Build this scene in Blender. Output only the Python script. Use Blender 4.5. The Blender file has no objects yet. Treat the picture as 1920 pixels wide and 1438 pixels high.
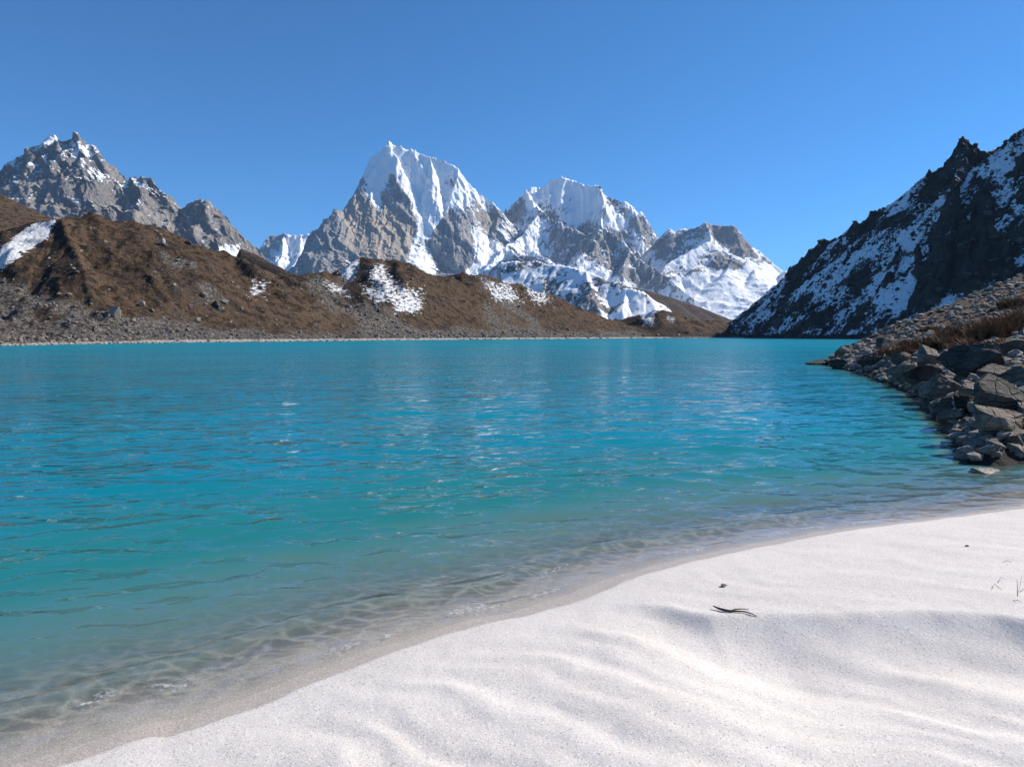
import bpy, math, random
import numpy as np
random.seed(7); np.random.seed(7)
R = math.radians
scene = bpy.context.scene
col = scene.collection

# ------------------------------------------------------------------ camera, sky, sun, exposure
HC = 1.70                       # eye height above the lake
FPX = 1280.0                    # focal length in photo pixels (1920 wide)
PITCH = math.atan((719 - 629) / FPX)
cam_d = bpy.data.cameras.new('camera'); cam_d.sensor_width = 36.0; cam_d.lens = 36.0 * FPX / 1920.0
cam_d.clip_start = 0.05; cam_d.clip_end = 60000
cam = bpy.data.objects.new('camera', cam_d); col.objects.link(cam)
cam.location = (0, 0, HC); cam.rotation_euler = (math.pi / 2 - PITCH, 0, 0)
scene.camera = cam

SUN_AZ, SUN_EL = 67.0, 36.0     # degrees to the right of the view axis, degrees up
world = bpy.data.worlds.new('World'); scene.world = world; world.use_nodes = True
wn = world.node_tree.nodes; wl = world.node_tree.links
for n in list(wn): wn.remove(n)
sky = wn.new('ShaderNodeTexSky'); sky.sky_type = 'NISHITA'; sky.sun_disc = False
sky.sun_elevation = R(SUN_EL); sky.sun_rotation = R(SUN_AZ)
sky.altitude = 3600; sky.air_density = 1.0; sky.dust_density = 1.2; sky.ozone_density = 8.0
bg = wn.new('ShaderNodeBackground'); bg.inputs['Strength'].default_value = 0.107
wo = wn.new('ShaderNodeOutputWorld')
tint = wn.new('ShaderNodeMix'); tint.data_type = 'RGBA'; tint.blend_type = 'MULTIPLY'; tint.inputs[0].default_value = 1.0; tint.inputs[7].default_value = (0.47, 0.94, 1.05, 1)   # thin dry mountain air
wl.new(sky.outputs[0], tint.inputs[6]); wl.new(tint.outputs[2], bg.inputs[0]); wl.new(bg.outputs[0], wo.inputs[0])
sun_d = bpy.data.lights.new('sun', 'SUN'); sun_d.energy = 5.0; sun_d.angle = R(0.53); sun_d.color = (1.0, 0.94, 0.855)
sun = bpy.data.objects.new('sun', sun_d); col.objects.link(sun)
sun.rotation_euler = (R(90 - SUN_EL), 0, R(180 - SUN_AZ)); sun.location = (60, 20, 60)
vs = scene.view_settings
vs.view_transform = 'Standard'; vs.look = 'None'; vs.exposure = 0.56; vs.gamma = 1.0; vs.use_curve_mapping = False
scene.cycles.use_denoising = True
scene.cycles.max_bounces = 6; scene.cycles.transparent_max_bounces = 8
scene.cycles.sample_clamp_indirect = 4.0; scene.cycles.volume_bounces = 0

# ------------------------------------------------------------------ helpers: pixels <-> world
CP, SP = math.cos(PITCH), math.sin(PITCH)
def ray(px, py):
    a = (px - 960) / FPX; b = (719 - py) / FPX
    return np.array([a, CP + b * SP, -SP + b * CP])
def P(px, py, D):                     # point at forward distance D
    d = ray(px, py); return np.array([0, 0, HC]) + d * (D / d[1])
def G(px, py, z):                     # point on the level z
    d = ray(px, py); t = (z - HC) / d[2]; return d * t + np.array([0, 0, HC])
def local_px(x, z, D):                # where lateral x / height z of a mountain at distance D lie, in photo units
    a = x / D; r = (z - HC) / D
    b = (r * CP + SP) / (CP - r * SP)
    k = CP + b * SP
    return 960 + FPX * a * k, 719 - FPX * b

# ------------------------------------------------------------------ helpers: noise
_G2 = np.array([(math.cos(i * math.pi / 8), math.sin(i * math.pi / 8)) for i in range(16)], dtype=np.float32)
def _hash(ix, iy, seed):
    h = (ix.astype(np.uint32) * np.uint32(374761393)) ^ (iy.astype(np.uint32) * np.uint32(668265263)) ^ np.uint32((seed * 2246822519 + 3266489917) & 0xffffffff)
    h = (h ^ (h >> np.uint32(13))) * np.uint32(1274126177)
    h = (h ^ (h >> np.uint32(15))) * np.uint32(2246822519)
    return h ^ (h >> np.uint32(16))
def perlin(x, y, seed=0):
    x = np.asarray(x, dtype=np.float64); y = np.asarray(y, dtype=np.float64)
    fx = np.floor(x); fy = np.floor(y)
    ix = fx.astype(np.int64); iy = fy.astype(np.int64)
    dx = (x - fx).astype(np.float32); dy = (y - fy).astype(np.float32)
    u = dx * dx * dx * (dx * (dx * 6 - 15) + 10); v = dy * dy * dy * (dy * (dy * 6 - 15) + 10)
    def g(ox, oy):
        t = _G2[_hash(ix + ox, iy + oy, seed) & np.uint32(15)]
        return t[..., 0] * (dx - ox) + t[..., 1] * (dy - oy)
    a = g(0, 0); b = g(1, 0); c = g(0, 1); d = g(1, 1)
    return (a + u * (b - a)) * (1 - v) + (c + u * (d - c)) * v
def fbm(x, y, octv=5, seed=0, gain=0.5, lac=2.03):
    s = 0.0; a = 1.0; f = 1.0
    for i in range(octv):
        s = s + a * perlin(x * f + 17.3 * i, y * f - 9.1 * i, seed + i * 7); a *= gain; f *= lac
    return s
def ridged(x, y, octv=4, seed=0, gain=0.5, lac=2.1):
    s = 0.0; a = 1.0; f = 1.0; w = 1.0
    for i in range(octv):
        n = 1.0 - np.abs(perlin(x * f + 5.7 * i, y * f + 3.3 * i, seed + i * 11)) * 2.0
        n = n * n; s = s + a * n * w; w = np.clip(n * 1.6, 0, 1); a *= gain; f *= lac
    return s
def sstep(a, b, x):
    t = np.clip((x - a) / (b - a), 0, 1); return t * t * (3 - 2 * t)

# ------------------------------------------------------------------ helpers: polylines
def poly_dist(X, Y, pts):
    """distance, arclength and side (+ = left of travel) of points to an open polyline"""
    best = np.full(X.shape, 1e18); along = np.zeros(X.shape); side = np.zeros(X.shape); cum = 0.0
    for (ax, ay), (bx, by) in zip(pts[:-1], pts[1:]):
        dx, dy = bx - ax, by - ay; L2 = dx * dx + dy * dy + 1e-12; L = math.sqrt(L2)
        t = np.clip(((X - ax) * dx + (Y - ay) * dy) / L2, 0, 1)
        qx = X - ax - t * dx; qy = Y - ay - t * dy; d2 = qx * qx + qy * qy
        m = d2 < best
        best = np.where(m, d2, best); along = np.where(m, cum + t * L, along)
        side = np.where(m, np.sign(dx * (Y - ay) - dy * (X - ax)), side); cum += L
    return np.sqrt(best), along, side
def smooth_line(pts, n=8):
    pts = [np.array(p, float) for p in pts]; out = []
    e = [2 * pts[0] - pts[1]] + pts + [2 * pts[-1] - pts[-2]]
    for i in range(1, len(e) - 2):
        p0, p1, p2, p3 = e[i - 1:i + 3]
        for k in range(n):
            t = k / n
            out.append(0.5 * ((2 * p1) + (-p0 + p2) * t + (2 * p0 - 5 * p1 + 4 * p2 - p3) * t * t + (-p0 + 3 * p1 - 3 * p2 + p3) * t ** 3))
    out.append(pts[-1]); return [tuple(p) for p in out]
def in_poly(px, py, poly, feather):
    """1 inside a closed polygon, falling to 0 over feather"""
    inside = np.zeros(px.shape, bool); best = np.full(px.shape, 1e18)
    n = len(poly)
    for i in range(n):
        ax, ay = poly[i]; bx, by = poly[(i + 1) % n]
        c = ((ay > py) != (by > py))
        xi = (bx - ax) * (py - ay) / ((by - ay) if by != ay else 1e-9) + ax
        inside ^= c & (px < xi)
        dx, dy = bx - ax, by - ay; L2 = dx * dx + dy * dy + 1e-9
        t = np.clip(((px - ax) * dx + (py - ay) * dy) / L2, 0, 1)
        best = np.minimum(best, (px - ax - t * dx) ** 2 + (py - ay - t * dy) ** 2)
    d = np.sqrt(best); sd = np.where(inside, d, -d)
    return sstep(-feather, feather, sd)
def ridge(X, Y, pts, S=1.2, W=2000.0, rib=(0, 100, 5), seed=0, S_right=None):
    """height of the flanks of one crest line (x, y, z points): drop grows away from the crest, ribs run down the fall line"""
    best = np.full(X.shape, -1e9); bd = np.zeros(X.shape); ba = np.zeros(X.shape); cum = 0.0
    for a, b in zip(pts[:-1], pts[1:]):
        dx, dy = b[0] - a[0], b[1] - a[1]; L2 = dx * dx + dy * dy + 1e-9; L = math.sqrt(L2)
        t = np.clip(((X - a[0]) * dx + (Y - a[1]) * dy) / L2, 0, 1)
        d = np.hypot(X - a[0] - t * dx, Y - a[1] - t * dy)
        s = S
        if S_right is not None:
            s = np.where(dx * (Y - a[1]) - dy * (X - a[0]) > 0, S, S_right)
        h = a[2] + t * (b[2] - a[2]) - s * W * (1 - np.exp(-d / W))
        m = h > best
        best = np.where(m, h, best); bd = np.where(m, d, bd); ba = np.where(m, cum + t * L, ba); cum += L
    if rib[0] > 0:
        amp, wlen, st = rib
        env = 1 - np.exp(-bd / (wlen * 0.7))
        best = best + amp * env * (ridged(ba / wlen + 0.25 * perlin(ba / wlen, bd / wlen, seed + 5), bd / (wlen * st), 3, seed) - 0.9)
    return best

# ------------------------------------------------------------------ helpers: meshes and objects
def grid_mesh(name, X, Y, Z, attrs=None, smooth=True):
    nr, nc = X.shape
    co = np.stack([X, Y, Z], -1).reshape(-1, 3).astype(np.float32)
    i = np.arange(nr * nc).reshape(nr, nc)
    q = np.stack([i[:-1, :-1], i[:-1, 1:], i[1:, 1:], i[1:, :-1]], -1).reshape(-1, 4)
    return raw_mesh(name, co, q, attrs, smooth)
def raw_mesh(name, co, faces, attrs=None, smooth=True):
    me = bpy.data.meshes.new(name); k = faces.shape[1]
    me.vertices.add(len(co)); me.vertices.foreach_set('co', np.ascontiguousarray(co, dtype=np.float32).ravel())
    me.loops.add(faces.size); me.loops.foreach_set('vertex_index', np.ascontiguousarray(faces, dtype=np.int32).ravel())
    me.polygons.add(len(faces)); me.polygons.foreach_set('loop_start', np.arange(0, faces.size, k, dtype=np.int32))
    me.update(calc_edges=True)
    me.polygons.foreach_set('use_smooth', np.full(len(faces), smooth))
    for nm, a in (attrs or {}).items():
        at = me.attributes.new(nm, 'FLOAT', 'POINT'); at.data.foreach_set('value', np.ascontiguousarray(a, dtype=np.float32).ravel())
    me.update(); return me
def grid_nz(X, Y, Z):
    ux, uy, uz = (np.gradient(a, axis=1) for a in (X, Y, Z)); vx, vy, vz = (np.gradient(a, axis=0) for a in (X, Y, Z))
    nx = uy * vz - uz * vy; ny = uz * vx - ux * vz; nz = ux * vy - uy * vx
    L = np.sqrt(nx * nx + ny * ny + nz * nz) + 1e-9
    s = np.sign(nz); return nx * s / L, ny * s / L, nz * s / L
def obj(name, me, mat, parent=None, loc=None):
    o = bpy.data.objects.new(name, me); col.objects.link(o)
    if mat is not None and me is not None and not me.materials: me.materials.append(mat)
    if parent: o.parent = parent
    if loc is not None: o.location = loc
    return o
def tag(o, label=None, cat=None, group=None, kind=None):
    if label: o['label'] = label
    if cat: o['category'] = cat
    if group: o['group'] = group
    if kind: o['kind'] = kind
    return o

# ------------------------------------------------------------------ helpers: materials
class NT:
    def __init__(self, name):
        self.m = bpy.data.materials.new(name); self.m.use_nodes = True; self.t = self.m.node_tree
        for n in list(self.t.nodes): self.t.nodes.remove(n)
        self.out = self.t.nodes.new('ShaderNodeOutputMaterial')
        self.pos = self.t.nodes.new('ShaderNodeNewGeometry').outputs['Position']
    def n(self, typ, **kw):
        nd = self.t.nodes.new(typ)
        for k, v in kw.items(): setattr(nd, k, v)
        return nd
    def put(self, sock, v):
        if hasattr(v, 'is_output'): self.t.links.new(v, sock)
        else: sock.default_value = v
    def math(self, op, a, b=0.0, c=None, clamp=False):
        nd = self.n('ShaderNodeMath', operation=op, use_clamp=clamp); self.put(nd.inputs[0], a); self.put(nd.inputs[1], b)
        if c is not None: self.put(nd.inputs[2], c)
        return nd.outputs[0]
    def vmul(self, v, s):
        nd = self.n('ShaderNodeVectorMath', operation='MULTIPLY'); self.put(nd.inputs[0], v); self.put(nd.inputs[1], s); return nd.outputs[0]
    def noise(self, vec, scale=1.0, detail=4.0, rough=0.55, dist=0.0):
        nd = self.n('ShaderNodeTexNoise'); self.put(nd.inputs['Vector'], vec); nd.inputs['Scale'].default_value = scale
        nd.inputs['Detail'].default_value = detail; nd.inputs['Roughness'].default_value = rough; nd.inputs['Distortion'].default_value = dist
        return nd.outputs['Fac']
    def voro(self, vec, scale=1.0, feature='F1', out='Distance'):
        nd = self.n('ShaderNodeTexVoronoi', feature=feature); self.put(nd.inputs['Vector'], vec); nd.inputs['Scale'].default_value = scale
        return nd.outputs[out]
    def ramp(self, f, a, b, lo=0.0, hi=1.0, smooth=True):
        nd = self.n('ShaderNodeMapRange', interpolation_type='SMOOTHSTEP' if smooth else 'LINEAR')
        self.put(nd.inputs[0], f)
        for i, v in enumerate((a, b, lo, hi)): self.put(nd.inputs[i + 1], v)
        return nd.outputs[0]
    def mix(self, f, a, b):
        nd = self.n('ShaderNodeMix', data_type='RGBA'); self.put(nd.inputs[0], f)
        for s, v in ((nd.inputs[6], a), (nd.inputs[7], b)): self.put(s, v if hasattr(v, 'is_output') else (*v, 1.0))
        return nd.outputs[2]
    def attr(self, name):
        return self.n('ShaderNodeAttribute', attribute_name=name).outputs['Fac']
    def rand(self):
        return self.n('ShaderNodeObjectInfo').outputs['Random']
    def bump(self, h, strength=0.5, dist=1.0, normal=None):
        nd = self.n('ShaderNodeBump'); self.put(nd.inputs['Height'], h); nd.inputs['Strength'].default_value = strength; nd.inputs['Distance'].default_value = dist
        if normal is not None: self.put(nd.inputs['Normal'], normal)
        return nd.outputs[0]
    def principled(self, color, rough=0.9, normal=None, spec=0.2):
        nd = self.n('ShaderNodeBsdfPrincipled'); self.put(nd.inputs['Base Color'], color if hasattr(color, 'is_output') else (*color, 1.0))
        self.put(nd.inputs['Roughness'], rough); nd.inputs['Specular IOR Level'].default_value = spec
        if normal is not None: self.put(nd.inputs['Normal'], normal)
        self.t.links.new(nd.outputs[0], self.out.inputs['Surface']); return nd

def mountain_mat(name, rock_a, rock_b, ochre, sc, bump_m=8.0, strata=0.0):
    """rock with snow: 'snow' and 'tint' come with the mesh, sc is the size in metres of the finest patches"""
    k = NT(name)
    p = k.vmul(k.pos, (1 / sc,) * 3)
    streak = k.vmul(k.pos, (1 / (sc * 0.8), 1 / (sc * 0.8), 1 / (sc * 6)))
    n1 = k.noise(p, 0.07, 6, 0.65); n2 = k.noise(streak, 0.45, 6, 0.7); n3 = k.noise(p, 0.8, 6, 0.7)
    rock = k.mix(k.ramp(n1, 0.35, 0.65), rock_a, rock_b)
    rock = k.mix(k.ramp(n2, 0.46, 0.62, 0.0, 0.7), rock, tuple(c * 0.42 for c in rock_a))
    rock = k.mix(k.ramp(n3, 0.50, 0.64, 0.0, 0.6), rock, tuple(min(1, c * 1.7) for c in rock_b))
    rock = k.mix(k.math('MULTIPLY', k.attr('tint'), k.ramp(n3, 0.36, 0.58, 0.25, 0.9)), rock, ochre)
    e = k.math('ADD', k.attr('snow'), k.math('MULTIPLY', k.math('SUBTRACT', n3, 0.5), 1.7))
    e = k.math('ADD', e, k.math('MULTIPLY', k.math('SUBTRACT', n2, 0.5), 1.9))
    sf = k.ramp(e, 0.46, 0.56)
    c = k.mix(sf, rock, (0.92, 0.92, 0.93))
    hb = k.math('MULTIPLY', k.math('ADD', k.noise(p, 0.55, 8, 0.7), k.math('MULTIPLY', n2, 0.6)), k.ramp(sf, 0, 1, 1.0, 0.3))
    nb = k.bump(hb, 1.0, bump_m)
    k.principled(c, 0.85, nb, 0.15)
    return k.m

def rock_mat(name, a, b, dark, scale=1.0, lichen=0.0, rnd=0.35):
    k = NT(name)
    tc = k.n('ShaderNodeTexCoord').outputs['Object']
    p = k.vmul(tc, (scale,) * 3)
    n1 = k.noise(p, 1.3, 6, 0.62); n2 = k.noise(p, 9.0, 6, 0.7); n3 = k.noise(k.vmul(p, (1, 1, 3.5)), 3.0, 5, 0.6, 0.6)
    c = k.mix(k.ramp(n1, 0.35, 0.65), a, b)
    c = k.mix(k.ramp(n3, 0.5, 0.72, 0, 0.6), c, dark)
    c = k.mix(k.ramp(n2, 0.5, 0.75, 0, 0.45), c, tuple(min(1, x * 1.45) for x in b))
    v = k.n('ShaderNodeHueSaturation'); k.put(v.inputs['Color'], c); k.put(v.inputs['Value'], k.ramp(k.rand(), 0, 1, 1 - rnd, 1 + rnd, False))
    h = k.math('ADD', k.math('MULTIPLY', n2, 0.35), n3)
    cr = k.ramp(k.voro(k.vmul(p, (1, 1, 2.2)), 2.6, 'DISTANCE_TO_EDGE'), 0.0, 0.07)
    h = k.math('ADD', h, k.math('MULTIPLY', cr, 0.35))
    k.principled(v.outputs[0], 0.9, k.bump(h, 1.0, 0.13 / scale), 0.2)
    return k.m

# ================================================================== THE GROUND SHEET
k = NT('earth'); k.principled(k.mix(k.noise(k.vmul(k.pos, (.01,) * 3), 1, 5), (0.10, 0.075, 0.05), (0.2, 0.16, 0.12)), 0.95)
a = np.linspace(-1, 1, 25); X, Y = np.meshgrid(np.sign(a) * np.abs(a) ** 2 * 15000, np.sign(a) * np.abs(a) ** 2 * 15000)
tag(obj('ground', grid_mesh('ground', X, Y, np.full(X.shape, -9.0)), k.m), 'dark valley floor beneath the lake and mountains', 'ground', kind='structure')

# ================================================================== FAR MOUNTAINS
def mountain(name, label, D, pxr, yr, cells, lines, mat, snow, tints=(), warp=(0, 1), rough=(10, 120), base=-5.0, seed=0, flute=0.0, cliff=(0, 100, 0), power=1.0):
    """lines: dicts(pts=[(px,py,D)...], S, W, rib). snow: function(px,py,nz,z,noise)->0..1 coverage"""
    ncol, nrow = cells
    a = np.linspace(pxr[0], pxr[1], ncol)
    y = yr[0] + (yr[1] - yr[0]) * np.linspace(0, 1, nrow) ** power
    A, Y = np.meshgrid((a - 960) / FPX, y); X = A * Y
    wx = warp[0] * fbm(X / warp[1], Y / warp[1], 3, seed + 90); wy = warp[0] * fbm(X / warp[1] + 31, Y / warp[1] - 12, 3, seed + 91)
    Z = np.full(X.shape, -1e9); win = np.zeros(X.shape, int)
    for i, L in enumerate(lines):
        pts = [P(*p) for p in L['pts']]
        h = ridge(X + wx, Y + wy, pts, L.get('S', 1.3), L.get('W', 2500), L.get('rib', (0, 1, 1)), seed + i * 13, L.get('S_right'))
        m = h > Z; Z = np.where(m, h, Z); win = np.where(m, i, win)
    Z = Z + rough[0] * (ridged(X / rough[1], Y / rough[1], 5, seed + 3, 0.55) - 0.9) + rough[0] * 0.3 * fbm(X / (rough[1] * 0.3), Y / (rough[1] * 0.3), 4, seed + 4, 0.5)
    if flute: Z = Z + flute * sstep(300, 900, Z) * (ridged(X / 45 + 0.8 * perlin(X / 90, Y / 200, seed), Y / 700, 2, seed + 8) - 0.8)
    Z = np.maximum(Z, base)
    nx, ny, nz = grid_nz(X, Y, Z)
    am, wv, dip = cliff                                        # ledges and corners cut into the steep faces
    n = fbm((X + dip * Z) / (rough[1] * 1.2), (Z * 0.8 + Y) / (rough[1] * 1.2), 5, seed + 6, 0.6)
    px, py = local_px(X * D / Y, (Z - HC) * D / Y + HC, D)
    s0 = np.clip(snow(px, py, nz, Z, n, nx), 0, 1)
    steep = sstep(0.9, 0.6, nz) * sstep(0.8, -0.2, ny) * (1 - 0.6 * s0)
    cl = ridged((X + dip * Z) / wv + 0.3 * n, (Z - 0.2 * X) / (wv * 3.0), 5, seed + 31, 0.5) - 0.9
    Y = Y - am * steep * cl
    nx, ny, nz = grid_nz(X, Y, Z)
    px, py = local_px(X * D / Y, (Z - HC) * D / Y + HC, D)
    sn = np.clip(snow(px, py, nz, Z, n, nx), 0, 1)
    ti = np.zeros(X.shape)
    for poly, v, f in tints: ti = np.maximum(ti, v * in_poly(px, py, poly, f))
    me = grid_mesh(name, X, Y, Z, {'snow': sn, 'tint': ti})
    return tag(obj(name, me, mat), label, 'mountain', kind='structure')

M_far = mountain_mat('granite_and_snow', (0.25, 0.245, 0.25), (0.38, 0.35, 0.325), (0.52, 0.41, 0.29), 15.0, 22.0)
M_left = mountain_mat('grey_brown_cliff', (0.15, 0.138, 0.138), (0.26, 0.235, 0.21), (0.44, 0.38, 0.32), 8.5, 12.0)
M_right = mountain_mat('layered_cliff', (0.20, 0.19, 0.19), (0.31, 0.28, 0.25), (0.40, 0.34, 0.28), 14.0, 18.0)

# --- the tall white peak in the middle
def snow_main(px, py, nz, z, n, nx):
    s = 0.34 + 0.7 * (nz - 0.45) + 0.5 * n
    s += 0.75 * in_poly(px, py, [(731, 255), (800, 275), (862, 305), (895, 350), (940, 392), (905, 405), (880, 372), (862, 398), (842, 392), (822, 422), (800, 446), (782, 452), (778, 425), (770, 398), (764, 372), (748, 352), (735, 330), (722, 345), (712, 368), (716, 395), (700, 388), (688, 362), (680, 300)], 7)
    s -= 0.75 * in_poly(px, py, [(662, 366), (690, 372), (712, 400), (722, 380), (745, 395), (768, 425), (772, 455), (758, 492), (735, 500), (700, 500), (660, 500), (640, 420)], 8)
    s -= 0.7 * in_poly(px, py, [(735, 330), (752, 345), (768, 380), (782, 410), (786, 435), (772, 440), (760, 405), (738, 372)], 6)
    s -= 0.7 * in_poly(px, py, [(655, 385), (665, 450), (640, 510), (560, 515), (585, 430), (628, 385)], 6)
    s -= 0.75 * in_poly(px, py, [(836, 402), (862, 412), (888, 450), (892, 490), (868, 512), (822, 512), (806, 468), (816, 430)], 6)
    s -= 0.5 * in_poly(px, py, [(888, 372), (915, 378), (942, 398), (925, 440), (905, 425), (892, 392)], 5)
    s += 0.6 * in_poly(px, py, [(770, 458), (806, 482), (835, 515), (800, 515), (770, 485)], 6)
    s += 0.6 * in_poly(px, py, [(888, 425), (930, 455), (965, 490), (960, 515), (868, 515), (884, 480)], 8)
    return s
mountain('mountain', 'tall white snow-covered peak with tan rock face, highest in the middle', 6000, (520, 1000), (4700, 6900), (380, 400), [
    dict(pts=[(684, 357, 6010), (688, 325, 6030), (692, 300, 6040), (699, 291, 6040), (717, 278, 6050), (731, 265, 6050), (754, 275, 6050), (782, 284, 6060), (808, 294, 6060), (845, 307, 6060), (860, 316, 6050), (871, 331, 6050), (890, 354, 6060), (911, 370, 6080), (936, 391, 6100), (955, 420, 6150)], S=2.5, W=2600, rib=(25.5, 157.5, 7)),
    dict(pts=[(696, 296, 6040), (688, 330, 5980), (684, 357, 5910), (665, 365, 5760), (648, 391, 5620), (639, 399, 5560), (627, 393, 5480), (618, 430, 5340), (608, 470, 5220), (596, 515, 5080)], S=1.02, S_right=2.3, W=4000, rib=(15, 110, 6)),
    dict(pts=[(570, 490, 5900), (585, 440, 5800), (600, 422, 5700), (627, 393, 5500)], S=1.8, rib=(14, 100, 5)),
    dict(pts=[(731, 265, 6050), (752, 320, 5900), (772, 380, 5790), (780, 430, 5680), (772, 470, 5600)], S=1.6, rib=(19.5, 120, 6)),
    dict(pts=[(808, 294, 6060), (812, 340, 5900), (822, 390, 5760), (806, 440, 5680)], S=1.7, rib=(18, 90, 7)),
    dict(pts=[(860, 316, 6050), (850, 360, 5880), (838, 400, 5740), (846, 450, 5560), (858, 512, 5350)], S=1.5, rib=(21, 120, 5)),
    dict(pts=[(871, 331, 6050), (878, 380, 5900), (884, 420, 5780), (890, 470, 5600)], S=1.6, rib=(18, 105, 5)),
    dict(pts=[(700, 500, 5400), (740, 480, 5450), (790, 492, 5350), (830, 520, 5200)], S=0.8, rib=(10.5, 90, 5)),
    dict(pts=[(936, 391, 6100), (925, 440, 5850), (940, 480, 5600), (900, 515, 5300)], S=1.0, rib=(10.5, 120, 5)),
    ], M_far, snow_main, [([(662, 366), (690, 372), (740, 395), (768, 425), (772, 455), (758, 492), (700, 500), (650, 460), (645, 400)], 0.9, 12), ([(885, 370), (940, 395), (925, 440), (895, 420)], 0.6, 8)], (30, 260), (17, 210), seed=11, flute=11, cliff=(34, 150, 0.5))

# --- the broad snow-capped peak right of it
def snow_second(px, py, nz, z, n, nx):
    s = 0.60 + 0.9 * (nz - 0.5) + 0.6 * n
    s += 0.6 * in_poly(px, py, [(975, 362), (990, 348), (1053, 322), (1115, 346), (1128, 360), (1105, 375), (1085, 365), (1060, 372), (1030, 366), (1010, 385), (985, 375)], 6)
    s += 0.4 * in_poly(px, py, [(1020, 370), (1130, 365), (1200, 400), (1170, 430), (1060, 420)], 10)
    s -= 0.45 * in_poly(px, py, [(1015, 398), (1060, 420), (1125, 424), (1200, 484), (1258, 520), (1240, 545), (1170, 530), (1090, 470), (1030, 440)], 12)
    s -= 0.5 * in_poly(px, py, [(955, 395), (975, 368), (990, 400), (975, 420), (950, 415)], 6)
    s -= 0.5 * in_poly(px, py, [(1140, 362), (1225, 430), (1215, 460), (1180, 415), (1145, 385)], 6)
    s -= 0.6 * in_poly(px, py, [(950, 470), (1000, 490), (990, 520), (930, 522)], 8)
    s += 0.35 * in_poly(px, py, [(1030, 490), (1110, 505), (1215, 550), (1230, 600), (1140, 600), (1080, 540)], 12)
    s += 0.35 * in_poly(px, py, [(985, 420), (1030, 410), (1000, 470), (900, 515), (880, 500)], 10)
    return s
mountain('mountain', 'broad snow-capped rock peak with dark crags in front, second from the middle', 6000, (860, 1300), (4000, 7000), (370, 410), [
    dict(pts=[(920, 425, 6600), (947, 391, 6500), (952, 402, 6520), (958, 391, 6550), (974, 367, 6600), (988, 353, 6600), (1017, 348, 6650), (1036, 336, 6650), (1053, 330, 6650), (1074, 339, 6650), (1096, 348, 6600), (1111, 350, 6550), (1127, 348, 6520), (1139, 366, 6500), (1155, 373, 6500), (1180, 380, 6500), (1193, 397, 6500), (1208, 403, 6500), (1218, 424, 6500), (1232, 440, 6500), (1260, 480, 6500)], S=1.9, W=1800, rib=(24, 142.5, 6)),
    dict(pts=[(947, 391, 6500), (945, 430, 6350), (950, 455, 6200)], S=1.8, rib=(12, 90, 5)),
    dict(pts=[(1127, 348, 6520), (1130, 385, 6330), (1126, 422, 6150)], S=1.7, rib=(15, 90, 5)),
    dict(pts=[(988, 353, 6600), (1000, 378, 6400), (1014, 397, 6200), (983, 434, 5900), (952, 459, 5700), (905, 512, 5300)], S=1.25, rib=(19.5, 135, 4)),
    dict(pts=[(1014, 397, 6200), (1060, 425, 6000), (1100, 440, 5850), (1126, 423, 5700), (1155, 447, 5600), (1180, 469, 5500), (1202, 487, 5400), (1255, 519, 5200), (1300, 560, 5000)], S=1.35, rib=(25.5, 135, 4)),
    dict(pts=[(1126, 423, 5700), (1100, 460, 5450), (1080, 490, 5250), (1060, 540, 4900)], S=1.1, rib=(22.5, 120, 4)),
    dict(pts=[(1180, 469, 5500), (1165, 500, 5250), (1175, 540, 4950)], S=1.2, rib=(19.5, 105, 4)),
    dict(pts=[(1000, 470, 5600), (1036, 494, 5300), (1099, 506, 5000), (1171, 537, 4700), (1212, 549, 4550), (1235, 600, 4300)], S=0.75, rib=(22.5, 135, 4)),
    dict(pts=[(960, 470, 5400), (985, 490, 5200), (1010, 530, 4900)], S=1.0, rib=(15, 105, 4)),
    ], M_far, snow_second, [([(990, 420), (1040, 430), (1050, 480), (990, 490)], 0.5, 15)], (34, 260), (20, 190), seed=41, flute=13, cliff=(38, 140, -0.45))

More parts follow.
